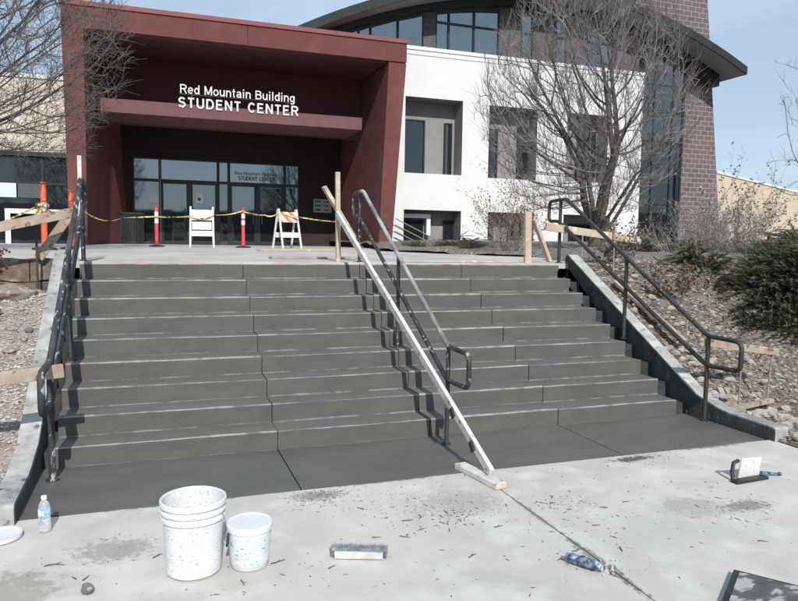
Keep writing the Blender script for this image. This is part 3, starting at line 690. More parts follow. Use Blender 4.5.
for a, b in zip(xs2, xs2[1:]):
    if b > 18.4: lo = -.62
    else: lo = -.50
    g.prism([(a, roofz(a, lo)), (b, roofz(b, lo)), (b, roofz(b, -.285)), (a, roofz(a, -.285))], 18.08, 18.30, 'y')
g.prism([(22.0, roofz(22.0, -1.0)), (22.35, roofz(22.35, -.75)), (22.35, roofz(22.35, -.285)), (21.2, roofz(21.2, -.285)), (21.2, roofz(21.2, -.62))], 18.07, 18.29, 'y')
g.build('roof_beam', 'steel_dark', wb)
# brick tower
g = MB()
zt = 12.4
def tx(z): return 23.42 - (z - 1.3) * .134
g.hexa([(18.4, 18.60, 1.0), (tx(1.0), 18.60, 1.0), (tx(1.0), 23, 1.0), (18.4, 23, 1.0), (18.4, 18.60, zt), (tx(zt), 18.60, zt), (tx(zt), 23, zt), (18.4, 23, zt)])
g.build('brick_tower', 'block', wb)
g = MB(); g.prism([(18.3, 12.4), (tx(zt) + .04, 12.4), (tx(zt) + .04, 12.5), (18.3, 12.5)], 18.56, 23.05, 'y'); g.build('tower_coping', 'coping', wb)
# tall glazed bay between wall and tower
gb = MB(); bx0, bx1 = 18.56, 20.70
for x in (bx0, 19.20, 20.12, bx1 - .06): gb.box(x, x + .06, 18.20, 18.30, 1.2, min(9.4, roofz(x, -.6)))
for z in (1.2, 2.5, 3.25, 4.75, 5.8, 7.0, 8.05): gb.box(bx0 + .06, bx1 - .06, 18.215, 18.285, z, z + .06)
gb.box(20.42, 20.58, 18.16, 18.29, 1.2, 5.0); f = gb.build('glazed_bay', 'frame_dark', wb)
for z0, z1, gm in ((1.2, 5.8, 'glass_dark'), (5.801, 99, 'glass_bay')):  # lower panes take darker glass to imitate the reflections there
    for a, b in ((bx0 + .06, 19.20), (19.26, 20.12), (20.18, bx1 - .06)): g = MB(); g.box(a, b, 18.24, 18.26, z0, min(z1, roofz(a, -.62), roofz(b, -.62))); g.build('pane', gm, f)
g = MB(); g.box(bx1 - .0, bx1 + .05, 18.22, 18.598, 1.2, 8.9); g.box(18.502, 18.558, 18.02, 18.598, 1.2, 9.3); g.build('bay_side', 'steel_dark', wb)

# railing in the lower opening
sr = thing('stairwell_railing', (9.2, 17.6, 1.3), 'thin sloping metal railing before the lower left opening of the white building', 'railing')
for k in range(4):
    g = MB(); z = 2.26 - k * .22; g.tube([(8.0, 17.7, z + .15), (10.6, 17.7, z - 1.05)], .018, 6); g.build('bar', 'stake_grey', sr)
g = MB(); g.tube([(9.9, 17.72, 1.2), (9.9, 17.72, 1.45)], .02, 6); g.build('post', 'stake_grey', sr)

# ------------------------------------------------------------------ left storefront building
lb = thing('cream_building', (-8, 20, 1.3), 'cream walled building with a dark glass storefront left of the red portico', 'building')
g = MB(); g.box(-16, -2.33, 20.0, 32, 4.30, 6.62); g.build('upper_wall', 'cream', lb)
g = MB(); g.box(-16.05, -2.33, 19.95, 32, 6.622, 6.74); g.build('coping', 'coping', lb)
g = MB(); g.box(-16, -2.33, 19.9, 32, 4.16, 4.298); g.build('lintel', 'steel_dark', lb)
g = MB(); g.box(-16, -2.33, 20.6, 20.9, 1.2, 4.15); g.build('back_wall', 'frame_dark', lb)
xe = [-2.335, -3.33, -4.85, -6.4, -8, -9.6, -11.2, -12.8, -14.4]
for a, b in zip(xe[1:], xe): window(lb, a, b, 3.30, 4.15, 20.02, 'glass_dark', .04); window(lb, a, b, 1.30, 3.296, 20.02, 'glass_dark', .04)
g = MB(); g.box(-4.42, -2.34, 19.90, 19.98, 2.32, 2.47); g.box(-4.42, -4.27, 19.90, 19.98, 1.30, 2.318); g.build('white_door_surround', 'white_paint', lb)
g = MB(); g.box(-6.3, -4.08, 19.93, 19.97, 2.83, 3.28); g.build('pale_window_poster', 'window_card', lb)
g = MB(); g.box(-4.04, -3.36, 19.95, 19.97, 2.83, 3.28); g.build('grey_window_poster', 'decal', lb)
# ------------------------------------------------------------------ far right building
rb = thing('tan_building', (34, 30, 1.3), 'plain tan building receding to the right behind the brick tower', 'building')
d = Vector((.886, .464, 0)).normalized(); nrm = Vector((d.y, -d.x, 0)); A = Vector((32.5, 29.2, 0)); 
def q_(s, t, z): p = A + d * s - nrm * t; return (p.x, p.y, z)
g = MB(); g.hexa([q_(0, 0, 0), q_(60, 0, 0), q_(60, 15, 0), q_(0, 15, 0), q_(0, 0, 6.25), q_(60, 0, 6.25), q_(60, 15, 6.25), q_(0, 15, 6.25)]); g.build('wall', 'tan', rb)
g = MB(); g.hexa([q_(-.1, -.06, 6.252), q_(60, -.06, 6.252), q_(60, 15, 6.252), q_(-.1, 15, 6.252), q_(-.1, -.06, 6.42), q_(60, -.06, 6.42), q_(60, 15, 6.42), q_(-.1, 15, 6.42)]); g.build('coping', 'coping', rb)
fn = thing('metal_fence', (16, 9, 1.3), 'low dark metal fence behind the junipers at the right edge', 'fence')
for z in (1.95, 1.72):
    g = MB(); g.beam((15.3, 9, z), (19.5, 9.4, z), .05, .07); g.build('rail', 'steel_rust', fn)
for k in range(6):
    g = MB(); x = 15.6 + k * .75; g.box(x, x + .07, 9.0 + k * .07, 9.07 + k * .07, 1.2, 2.0); g.build('post', 'steel_rust', fn)

# ------------------------------------------------------------------ barricades, delineators, bin
def barricade(loc, rz, stripe, label):
    r = thing('barricade', (0, 0, 0), label, 'barricade')
    for s in (-1, 1):
        f = MB()
        for sx in (-1, 1): f.beam((sx * .285, s * .02, 1.08), (sx * .30, s * .26, 0), .045, .035, (0, 1, 0))
        fo = f.build('leg_frame', 'white_plastic', r)
        def yy(z): return s * (.02 + (1.08 - z) / 1.08 * .24)
        b = MB(); z0, z1 = .72, 1.0
        b.hexa([(-.265, yy(z0) + s * .0 - .012, z0), (.265, yy(z0) - .012, z0), (.265, yy(z0) + .012, z0), (-.265, yy(z0) + .012, z0), (-.265, yy(z1) - .012, z1), (.265, yy(z1) - .012, z1), (.265, yy(z1) + .012, z1), (-.265, yy(z1) + .012, z1)])
        b.build('striped_board', stripe, r)
        b = MB(); z0, z1 = .30, .44
        b.hexa([(-.268, yy(z0) - .012, z0), (.268, yy(z0) - .012, z0), (.268, yy(z0) + .012, z0), (-.268, yy(z0) + .012, z0), (-.268, yy(z1) - .012, z1), (.268, yy(z1) - .012, z1), (.268, yy(z1) + .012, z1), (-.268, yy(z1) + .012, z1)])
        if stripe == 'stripe_faded' and s < 0: b.box(-.25, .25, yy(.6) - .02, yy(.6), .47, .68)
        b.build('lower_board', 'white_plastic', r)
    r.location = loc; r.rotation_euler = (0, 0, rz)
    return r
barricade((1.255, 14.1, DECK), R(-4), 'stripe_faded', 'white folding barricade with faded stripes before the left pair of doors')
barricade((3.53, 14.0, DECK), R(22), 'stripe', 'white folding barricade with bright orange stripes, right of the red posts')
def delineator(loc, tube, label, group, hh=1.08, base=True, bands=((.62, .74), (.80, .92))):
    r = thing('delineator_post', loc, label, 'traffic post', group); x, y, z = loc
    g = MB(); g.lathe([(.05, .03), (.046, hh - .06), (.03, hh - .03), (.05, hh - .02), (.05, hh), (0, hh)], 20, loc); g.build('tube', tube, r)
    for a, b in bands: g = MB(); g.lathe([(.0515, a), (.0512, b)], 20, loc); g.build('reflective_band', 'tape_band', r)
    g = MB(); g.lathe([(0, .004), (.20, .004), (.20, .03), (.12, .05), (.05, .06)], 8, loc, sm=False); g.build('base', 'rubber', r)
    return r
delineator((.11, 14.2, DECK), 'pink_tube', 'red post on a black base beside the slatted bin', None)
delineator((2.33, 14.0, DECK), 'pink_tube', 'red post on a black base between the two white barricades', None)
delineator((-1.735, 8.0, DECK), 'orange_tube', 'taller orange post behind the spattered board, left of the red column', None, 1.15, bands=((.66, .80),))
delineator((-1.40, 8.9, DECK), 'orange_tube', 'orange post wrapped in yellow tape just before the red column', None, 1.08, bands=((.6, .7),))
bn = thing('litter_bin', (-.55, 16.6, DECK), 'round black slatted litter bin standing left of the entrance doors', 'litter bin')
g = MB()
for k in range(30):
    a = 2 * math.pi * k / 30; x = -.55 + .31 * math.cos(a); y = 16.6 + .31 * math.sin(a)
    g.tube([(x, y, DECK + .06), (x, y, DECK + .84), (-.55 + .335 * math.cos(a), 16.6 + .335 * math.sin(a), DECK + .92)], .016, 4)
g.build('slats', 'rail_clean', bn)
for z in (.10, .80, .93):
    g = MB(); rr = .31 if z < .9 else .335; g.tube([(-.55 + rr * math.cos(2 * math.pi * k / 30), 16.6 + rr * math.sin(2 * math.pi * k / 30), DECK + z) for k in range(30)], .022, 6, closed=True); g.build('ring', 'rail_clean', bn)
g = MB(); g.lathe([(0, .05), (.26, .05), (.28, .86), (.25, .86), (.24, .1)], 24, (-.55, 16.6, DECK)); g.build('liner', 'black_plastic', bn)

# caution tape: sagging twisted ribbon
pts = [(-3.6, 8.3, 2.0, .1), (-2.42, 8.0, 1.80, .0), (-1.79, 8.0, 2.12, .1), (-1.74, 7.94, 2.10, .03), (-1.42, 8.84, 1.93, .10), (-1.36, 8.85, 1.98, .02), (-1.6, 14.0, 2.24, .14), (-.74, 14.1, 2.10, .0), (.06, 14.14, 2.16, .02), (1.0, 13.95, 2.19, .08), (1.55, 13.95, 2.24, .04),
       (2.30, 13.94, 2.36, .03), (2.9, 13.9, 2.27, .06), (3.28, 13.9, 2.34, .02), (3.80, 13.9, 2.25, .03), (5.15, 14.0, 2.14, .22), (5.15, 14.05, 2.14, 0)]
g = MB(); prev = None; L_ = 0
for (a, b) in zip(pts, pts[1:]):
    n = 16
    for i in range(n):
        t = i / n; p = Vector(a[:3]).lerp(Vector(b[:3]), t); p.z -= 4 * a[3] * t * (1 - t)
        L_ += .06; ang = .9 * math.sin(L_ * 2.1) + .3
        w = .019; up = Vector((0, math.sin(ang), math.cos(ang))) * w
        cur = (p + up, p - up)
        if prev: g.face([prev[0], cur[0], cur[1], prev[1]])
        prev = cur
g.face([prev[0], prev[1], (prev[1] - prev[0]) + prev[1]])
for c in ((-1.74, 8.0, 2.06), (-1.40, 8.9, 1.95)):   # wraps and a loose bunch of ribbon at the posts
    for k in range(14):
        a = rnd(0, 6.28); b = a + rnd(.6, 1.4); r1, r2 = rnd(.06, .12), rnd(.06, .14); z1, z2 = rnd(-.12, .1), rnd(-.14, .1); C_ = Vector(c)
        p = C_ + Vector((r1 * math.cos(a), r1 * math.sin(a), z1)); q = C_ + Vector((r2 * math.cos(b), r2 * math.sin(b), z2)); g.face([p, q, q + Vector((0, 0, .04)), p + Vector((0, 0, .04))])
tag(g.build('caution_tape', 'tape_yellow', None, (1, 12, 2)), 'yellow caution tape strung between the posts and barricades before the entrance', 'caution tape')

# ------------------------------------------------------------------ foreground objects
bk = thing('open_bucket', (.168, -1.80, 0), 'large open white plastic bucket, dirty, standing on the pale concrete', 'bucket')
c = (.168, -1.80, 0)
g = MB(); g.lathe([(0, .004), (.122, .004), (.13, .012), (.141, .27), (.152, .272), (.152, .284), (.143, .288), (.144, .305), (.154, .307), (.154, .317), (.145, .32), (.146, .338), (.156, .34), (.157, .352), (.155, .362), (.149, .365), (.143, .36), (.139, .30), (.126, .02), (0, .014)], 56, c)
g.build('bucket_body', 'white_plastic', bk)
g = MB(); g.tube([(c[0] + .152 * math.cos(a), c[1] + .152 * math.sin(a) * 1, .297 - .17 * math.sin(math.pi * (a + .55) / 2.35)) for a in [(-.55 + 2.35 * i / 18) for i in range(19)]], .0025, 6)
g.build('wire_handle', 'metal_tool', bk)
b2 = thing('lidded_bucket', (.432, -1.825, 0), 'small white lidded tub with a printed grey label beside the large bucket', 'bucket')
c = (.432, -1.825, 0)
g = MB(); g.lathe([(0, .003), (.088, .003), (.094, .01), (.104, .185), (.110, .188), (.110, .2)], 48, c); g.build('tub_body', 'bucket_clean', b2)
g = MB(); g.lathe([(.0962, .03), (.1045, .168)], 48, c); g.build('label', 'bucket_label', b2)
g = MB(); g.lathe([(.106, .192), (.112, .194), (.113, .216), (.109, .221), (.104, .221), (.101, .217), (0, .2165)], 48, c); g.build('lid', 'bucket_clean', b2)
g = MB(); g.tube([(c[0] - .108 + .006 * math.cos(a), c[1] - .03 + .02 * math.sin(a) , .155 + .035 * math.cos(a)) for a in [i * .5 for i in range(13)]], .004, 6); g.build('grip', 'black_plastic', b2)
o = MB(); o.lathe([(0, .012), (.088, .012), (.095, .02), (.105, .02), (.108, .012), (.106, 0), (0, 0)], 44, (-.785, -1.13, .006)); tag(o.build('bucket_lid', 'lid_white', None, (-.785, -1.13, 0)), 'round white lid lying flat on the concrete at the left edge', 'lid')
wbt = thing('water_bottle', (-.575, -1.10, 0), 'small clear water bottle with a blue label standing left of the buckets', 'bottle')
c = (-.575, -1.10, .001)
g = MB(); g.lathe([(0, .002), (.026, .002), (.031, .008), (.031, .04), (.029, .045), (.031, .05), (.030, .075), (.031, .13), (.027, .15), (.018, .168), (.012, .175), (.012, .185)], 28, c); g.build('bottle_body', 'water', wbt)
g = MB(); g.lathe([(.0318, .09), (.0318, .132)], 28, c); g.build('label', 'label_blue', wbt)
g = MB(); g.lathe([(.0145, .180), (.0145, .198), (0, .199)], 20, c); g.build('cap', 'white_paint', wbt)

def rockmesh(r, seed, sub=2, flat=.7, rough=.35):
    import bmesh
    bm = bmesh.new(); bmesh.ops.create_icosphere(bm, subdivisions=sub, radius=1)
    sc = Vector((rnd(.8, 1.25), rnd(.7, 1.1), flat * rnd(.8, 1.2)))
    vs = []
    for v in bm.verts:
        n = noise.noise(v.co * 1.1 + Vector((seed, 0, 0))) * rough + noise.noise(v.co * 3 + Vector((seed, 5, 0))) * rough * .35
        # facet
        p = v.co * (1 + n); vs.append(Vector((p.x * sc.x, p.y * sc.y, p.z * sc.z)) * r)
    fs = [tuple(v.index for v in f.verts) for f in bm.faces]; bm.free()
    a = rnd(0, 6.28); ca, sa = math.cos(a), math.sin(a)
    return [(v.x * ca - v.y * sa, v.x * sa + v.y * ca, v.z) for v in vs], fs
def rock(x, y, z, r, m, label, group=None, name='rock', **kw):
    vs, fs = rockmesh(r, rnd(0, 100), 3 if r > .05 else 2, **kw); g = MB(); g.mesh(vs, fs, 0, False)
    o = g.build(name, m); o.location = (x, y, z); return tag(o, label, 'rock', group)
rock(-.30, -1.885, .022, .036, 'rock_grey', 'lone grey stone lying on the concrete left of the buckets', None, 'stone', flat=.75)
# left bed rocks
for (x, y, r, lab) in ((-1.34, 1.50, .12, 'broad tan rock below the large flat one in the left gravel'), (-1.22, 1.85, .19, 'large flat brown rock half buried in the left gravel'), (-1.08, 1.02, .055, 'small reddish rock beside the left sloping wall'), (-1.27, 1.16, .085, 'rounded grey boulder in the left gravel near the frame edge'),
                     (-.98, 1.22, .05, 'dark crumbly rock touching the left sloping wall')):
    rock(x, y, zl(x, y) + r * .25, r, 'rock_grey' if 'grey' in lab or 'dark' in lab else 'rock', lab, None, flat=.5)
for i in range(34):
    x = rnd(-3.0, -1.0); y = rnd(.2, 2.65); r = rnd(.03, .085)
    rock(x, y, zl(x, y) + r * .2, r, 'rock', 'brown rock lying in the pale gravel left of the steps', 'brown rocks in the left gravel', flat=.55)
for i in range(26):
    x = rnd(-2.6, -.98); y = rnd(2.35, 2.72); r = rnd(.05, .10)
    rock(x, y, zl(x, y) + r * .3, r, 'rock', 'rock heaped against the dark timber edging', 'rocks along the timber edging', flat=.7)
g = MB()
for i in range(9000):
    x = -.9 - abs(random.gauss(0, 1)) * .8; y = rnd(-.95, 2.7); r = rnd(.006, .017)
    vs, fs = (lambda s: ([(s * rnd(.7, 1.3), 0, 0), (0, s * rnd(.7, 1.3), 0), (-s * rnd(.7, 1.3), 0, 0), (0, -s * rnd(.7, 1.3), 0), (0, 0, s * rnd(.4, .9)), (0, 0, -s * .5)], [(0, 1, 4), (1, 2, 4), (2, 3, 4), (3, 0, 4), (1, 0, 5), (2, 1, 5), (3, 2, 5), (0, 3, 5)]))(r)
    a = rnd(0, 6.3); ca, sa = math.cos(a), math.sin(a); z = zl(x, y)
    g.mesh([(x + u * ca - v * sa, y + u * sa + v * ca, z + w + .003) for u, v, w in vs], fs)
tag(g.build('gravel', 'gravel_stone'), 'pale loose gravel covering the slope left of the steps', 'gravel', kind='stuff')
# right slope rocks
for (x, y, r, lab) in ((5.25, .42, .06, 'pale angular rock beside the board lying on the mulch'), (5.86, .12, .055, 'round whitish rock out on the right slope'), (5.3, -.05, .075, 'broken pale slab of rock behind the right sloping wall'),
                     (4.98, -1.08, .07, 'white rock at the very end of the right low wall'), (5.12, -1.15, .05, 'flat pale rock at the edge of the concrete right of the wall end'), (5.72, -.28, .055, 'pale rock at the tip of the short loose board')):
    rock(x, y, zr(x, y) + r * .3, r, 'rock_pale', lab, None, flat=.6)
for i in range(130):
    x = 5.03 + abs(random.gauss(0, .75)); y = rnd(-1.0, 2.4); r = rnd(.018, .055)
    rock(x, y, zr(x, y) + r * .25, r, random.choice(['rock_pale', 'rock', 'rubble']) if False else random.choice(['rock_pale', 'rock']), 'broken rock on the mulch slope right of the steps', 'broken rocks on the right slope', flat=.6)
g = MB()
for i in range(11000):
    y = rnd(-1.3, 4.2); x = (edge_x(y) if y > -.95 else 4.88) + abs(random.gauss(0, 1)) * 1.1 + .01; r = rnd(.006, .022); z = zr(x, y)
    fl = rnd(.2, .8); a = rnd(0, 6.3); ca, sa = math.cos(a), math.sin(a); l = rnd(.7, 2.4)
    vs = [(r * l, 0, 0), (0, r, 0), (-r * l, 0, 0), (0, -r, 0), (0, 0, r * fl), (0, 0, -r * .4)]
    g.mesh([(x + u * ca - v * sa, y + u * sa + v * ca, z + w + .004) for u, v, w in vs], [(0, 1, 4), (1, 2, 4), (2, 3, 4), (3, 0, 4), (1, 0, 5), (2, 1, 5), (3, 2, 5), (0, 3, 5)], 0 if random.random() < .45 else (1 if random.random() < .6 else 2))
tag(g.build('rubble', ['rubble_stone', 'dry_leaf', 'bark']), 'brown mulch, leaves and stone chips scattered on the right slope', 'rubble', kind='stuff')

for i in range(46):
    x = 5.0 + abs(random.gauss(0, .35)); y = rnd(-1.05, .6); r = rnd(.03, .075)
    rock(x, y, zr(x, y) + r * .3, r, 'rock_pale' if i % 3 else 'rock', 'chunk of broken concrete beside the low end of the right wall', 'broken chunks by the right wall', flat=.6, rough=.5)
# concrete finishing brush
br = thing('concrete_brush', (.98, -1.885, 0), 'long handheld brush lying on its side with grey-blue bristles and a white wooden back', 'brush')
c0 = Vector((.845, -1.90, .022)); c1 = Vector((1.075, -1.985, .022)); dd = (c1 - c0).normalized(); nn = Vector((-dd.y, dd.x, 0))
g = MB(); g.beam(c0, c1, .020, .034, (0, 0, 1)); bevel(g.build('brush_back', 'wood_white', br), .004, 2)
g = MB()
for i in range(4200):
    t = rnd(-.07, 1.07); p = c0.lerp(c1, t) + nn * .008; p.z = rnd(.008, .040)
    e = p + nn * rnd(.045, .075) + Vector((rnd(-.014, .014), rnd(-.01, .01), rnd(-.005, .024))); e.z = max(.003, e.z)
    s = Vector((0, 0, .0014)); k = dd * .0014; g.face([p - k, p + k, e]); g.face([p - s, p + s, e])
g.build('bristles', 'bristle', br)
# float tool right
sq = thing('finishing_float', (3.9, -1.58, 0), 'white square finishing float tipped on edge beside a dark metal blade', 'trowel')
g = MB(); a = Vector((3.80, -1.585, .006)); b = Vector((3.965, -1.60, .006)); up = Vector((-.01, -.03, .15)); th = Vector((0, .012, 0))
g.hexa([a, b, b + th, a + th, a + up, b + up, b + up + th, a + up + th]); bevel(g.build('float_plate', 'white_plastic', sq), .003, 1)
g = MB(); g.tube([(3.86, -1.59, .115), (3.859, -1.603, .115)], .006, 8); g.tube([(3.91, -1.597, .112), (3.909, -1.61, .112)], .006, 8); g.build('rivets', 'black_plastic', sq)
g = MB(); g.beam((3.70, -1.645, .012), (4.0, -1.625, .012), .055, .018); g.build('blade', 'black_plastic', sq)
g = MB(); g.tube([(3.735, -1.60, .01), (3.745, -1.58, .06), (3.755, -1.58, .12), (3.80, -1.575, .13)], .013, 10); g.build('handle', 'black_plastic', sq)
g = MB(); g.tube([(3.99, -1.60, .03), (4.06, -1.60, .022), (4.13, -1.615, .014)], [.015, .011, .008], 10); g.tube([(4.13, -1.615, .016), (4.15, -1.62, .016)], .013, 10); g.build('bag_end', 'blue_film', sq)
# crushed wrapped bottle
cb = thing('crushed_bottle', (2.03, -2.37, 0), 'crumpled blue and clear plastic bottle lying near the dark crack', 'bottle')
P0 = Vector((1.955, -2.285, .030)); P1 = Vector((2.055, -2.46, .030)); n = 14; seg = 16; ax = (P1 - P0).normalized(); sx = ax.cross(Vector((0, 0, 1)))
vs = []
for i in range(n + 1):
    t = i / n; cc = P0.lerp(P1, t); rr = .027 * (1 if .08 < t < .8 else (.7 if t <= .08 else 1 - (t - .8) * 2.6))
    for k in range(seg):
        a = 2 * math.pi * k / seg; q = cc + (sx * math.cos(a) + Vector((0, 0, 1)) * math.sin(a) * .85) * rr * (1 + .38 * noise.noise(Vector((t * 6, math.cos(a) * 1.6, math.sin(a) * 1.6)))); q.z = max(.001, q.z); vs.append(q)
g = MB(); g.mesh(vs, [(i * seg + k, i * seg + (k + 1) % seg, (i + 1) * seg + (k + 1) % seg, (i + 1) * seg + k) for i in range(n) for k in range(seg)] + [tuple(range(seg))], 0, False)
g.build('bottle_body', 'blue_film', cb)
g = MB(); 
for i in range(70):
    c_ = Vector((2.10, -2.42, .0)) + Vector((random.gauss(0, .028), random.gauss(0, .035), abs(random.gauss(0, .014)) + .003)); a = Vector((rnd(-1, 1), rnd(-1, 1), rnd(-.4, .6))).normalized() * .02; b = Vector((rnd(-1, 1), rnd(-1, 1), rnd(-.4, .6))).normalized() * .018
    q = [c_, c_ + a, c_ + a + b]; 
    for v in q: v.z = max(.002, v.z)
    q and g.face(q)
g.build('crumpled_wrap', 'water', cb)
# mixing tray bottom right
ty = thing('mortar_tray', (2.75, -3.0, 0), 'black mortar board smeared with dried grey concrete at the bottom right corner', 'mortar board')
A0 = Vector((2.665, -2.66, 0)); u = Vector((.60, -.80, 0)).normalized(); v = Vector((-.80, -.60, 0)).normalized()
g = MB(); ww, ll = .62, .9
def tp(a, b, z): p = A0 + u * a + v * b; return (p.x, p.y, z)
g.hexa([tp(0, 0, .002), tp(ww, 0, .002), tp(ww, ll, .002), tp(0, ll, .002), tp(0, 0, .030), tp(ww, 0, .030), tp(ww, ll, .030), tp(0, ll, .030)]); bevel(g.build('base', 'black_plastic', ty), .006, 2)
g = MB(); g.hexa([tp(.028, .028, .031), tp(ww - .02, .028, .031), tp(ww - .02, ll - .02, .031), tp(.028, ll - .02, .031), tp(.03, .03, .036), tp(ww - .025, .03, .036), tp(ww - .025, ll - .025, .036), tp(.03, ll - .025, .036)]); g.build('board', 'tray', ty)

# debris scattered on the plaza: sticks, bark crumbs, leaf bits
g = MB()
def crumb(x, y, s, z0=.001):
    a = rnd(0, 6.3); ca, sa = math.cos(a), math.sin(a); l = rnd(1, 4) if random.random() < .35 else rnd(.7, 1.5); h = s * .5
    vs = [(s * l, 0, 0), (0, s * .5, 0), (-s * l, 0, 0), (0, -s * .5, 0), (rnd(-.3, .3) * s, 0, h)]
    g.mesh([(x + p * ca - q * sa, y + p * sa + q * ca, z0 + w) for p, q, w in vs], [(0, 1, 4), (1, 2, 4), (2, 3, 4), (3, 0, 4), (3, 2, 1, 0)], 0 if random.random() < .7 else 1)
clusters = [(1.62, -1.62, .22, 70, .007), (2.35, -1.55, .2, 60, .006), (.97, -1.06, .22, 220, .004), (1.55, -1.4, .35, 160, .004), (1.3, -1.2, .4, 170, .0035), (2.2, -1.75, .5, 80, .005), (3.4, -2.0, .35, 90, .005), (3.0, -1.6, .8, 90, .005), (.45, -1.9, .35, 30, .005), (-.3, -1.5, .3, 50, .004),
            (2.2, -2.3, .4, 50, .005), (3.45, -.97, .3, 120, .004), (1.0, -2.1, .9, 60, .005)]
for cx, cy, sp, n, s in clusters:
    for i in range(n):
        x = random.gauss(cx, sp * .55); y = random.gauss(cy, sp * .4)
        if y < SLABY - .03 and x < 4.8: crumb(x, y, s * rnd(.5, 1.6))
for i in range(150):
    x = rnd(-1.6, 4.8); y = rnd(-3.2, -.93); crumb(x, y, rnd(.0015, .006))
tag(g.build('debris', ['debris_dark', 'wood_old']), 'dark crumbs and leaf bits scattered over the pale concrete', 'debris', kind='stuff')
def twig(x, y, l, a, label='thin dark twig lying on the pale concrete'):
    g = MB(); p = [Vector((x, y, .004))]
    for i in range(4): a += rnd(-.4, .4); p.append(p[-1] + Vector((math.cos(a), math.sin(a), rnd(-.02, .05))) * l / 4)
    g.tube(p, [.003, .003, .0025, .002, .0012], 5)
    if l > .05: g.tube([p[2], p[2] + Vector((math.cos(a + .8), math.sin(a + .8), .1)) * l * .3], [.002, .001], 4)
    tag(g.build('twig', 'debris_dark', None, (x, y, 0)), label, 'twig', 'twigs on the concrete')
for (x, y, l, a) in ((-.02, -1.62, .06, 1.0), (-.33, -1.76, .05, .7), (-.36, -1.74, .04, 1.8), (-.52, -1.55, .10, .35), (.37, -1.98, .06, -1.0), (.53, -1.86, .08, .4), (1.17, -1.33, .05, 2.0), (1.33, -1.56, .07, .1), (1.45, -1.55, .05, .9), (1.5, -2.1, .06, .4),
                     (.79, -2.0, .05, 1.0), (2.3, -2.28, .06, 1.4), (2.35, -1.95, .05, .2), (2.05, -2.2, .07, -.3), (3.1, -2.4, .05, -.4), (2.75, -1.7, .05, .3), (1.8, -1.8, .06, -.3), (2.6, -1.75, .05, 2.5), (1.25, -1.75, .06, -.8), (1.1, -1.72, .05, .1)):
    twig(x, y, l, a)

# ------------------------------------------------------------------ bare trees (space colonisation)
def bare_tree(base, envelope, natt, seed, trunk_h, rad_tip, rad_pow, label, mbark, mtwig, step=.13, infl=1.0, kill=.24, twigs=2, twl=.28, name='bare_tree', upb=.25, lean=(0, 0), cull=None, maxit=170, thick=1.0, leaders=0):
    rs = random.Random(seed)
    att = []
    while len(att) < natt:
        p = envelope(rs)
        if p is not None: att.append(Vector(p))
    nodes = [Vector(base)]; par = [-1]
    n = int(trunk_h / step)
    for i in range(n):
        nodes.append(nodes[-1] + Vector((lean[0] / n + rs.uniform(-.006, .006), lean[1] / n + rs.uniform(-.006, .006), step))); par.append(len(nodes) - 2)
    fork = len(nodes) - 1
    for k in range(leaders):
        a_ = 2 * math.pi * (k + rs.uniform(-.25, .25)) / leaders; tl = rs.uniform(.35, 1.15) if k else .12; cur = fork - (k % 3); d_ = Vector((math.cos(a_) * tl, math.sin(a_) * tl, 1)).normalized()
        for q in range(rs.randint(8, 17)):
            d_ = (d_ + Vector((rs.gauss(0, .07), rs.gauss(0, .07), .05))).normalized(); nodes.append(nodes[cur] + d_ * step); par.append(cur); cur = len(nodes) - 1
    alive = att
    for it in range(maxit):
        kd = kdtree.KDTree(len(nodes))
        for i, p in enumerate(nodes): kd.insert(p, i)
        kd.balance()
        acc = {}; keep = []
        for a in alive:
            co, i, d_ = kd.find(a)
            if d_ < kill: continue
            keep.append(a)
            if d_ < infl or it < 25: acc.setdefault(i, []).append((a - co).normalized())
        alive = keep
        if not acc or not alive: break
        for i, ds in acc.items():
            v = sum(ds, Vector((0, 0, 0))) + Vector((rs.gauss(0, .2), rs.gauss(0, .2), rs.gauss(0, .2) + upb))
            if par[i] >= 0: v += (nodes[i] - nodes[par[i]]).normalized() * .6 * len(ds) ** .5
            v.normalize(); q = nodes[i] + v * step
            nodes.append(q); par.append(i)
        if len(nodes) > 17000: break
    N_ = len(nodes); kids = [0] * N_; rad = [0.0] * N_; acc2 = [0.0] * N_
    for i in range(N_ - 1, -1, -1):
        acc2[i] = acc2[i] if acc2[i] > 0 else rad_tip ** rad_pow
        rad[i] = acc2[i] ** (1 / rad_pow)
        if par[i] >= 0: acc2[par[i]] += acc2[i]; kids[par[i]] += 1
    tr = thing(name, base, label, 'tree')
    gt, gc = MB(), MB()
    thr = .016
    for i in range(1, N_):
        a, b = nodes[par[i]], nodes[i]; r0, r1 = rad[par[i]] * thick, rad[i] * thick
        if r0 > r1 * 1.6: r0 = r1 * 1.25
        if r1 > thr: gt.tube([a, b + (b - a) * .12], [r0, r1], 8, cap=False)
        else:
            gc.tube([a, b], [r0, r1], 4 if r1 > .006 else 3, cap=False)
            if r1 < .012:
                for _ in range(twigs):
                    if rs.random() < .72:
                        d_ = ((b - a).normalized() * .8 + Vector((rs.gauss(0, .55), rs.gauss(0, .55), rs.gauss(upb * 1.6, .45)))).normalized()
                        l = twl * rs.uniform(.35, 1.1); m1 = b + d_ * l * .5 + Vector((rs.gauss(0, .012), rs.gauss(0, .012), .01)); e = b + d_ * l + Vector((rs.gauss(0, .02), rs.gauss(0, .02), .02))
                        gc.tube([b, m1, e], [.0036, .0028, .0014], 3, cap=False)
    gt.build('trunk', mbark, tr); gc.build('crown', mtwig, tr)
    return tr
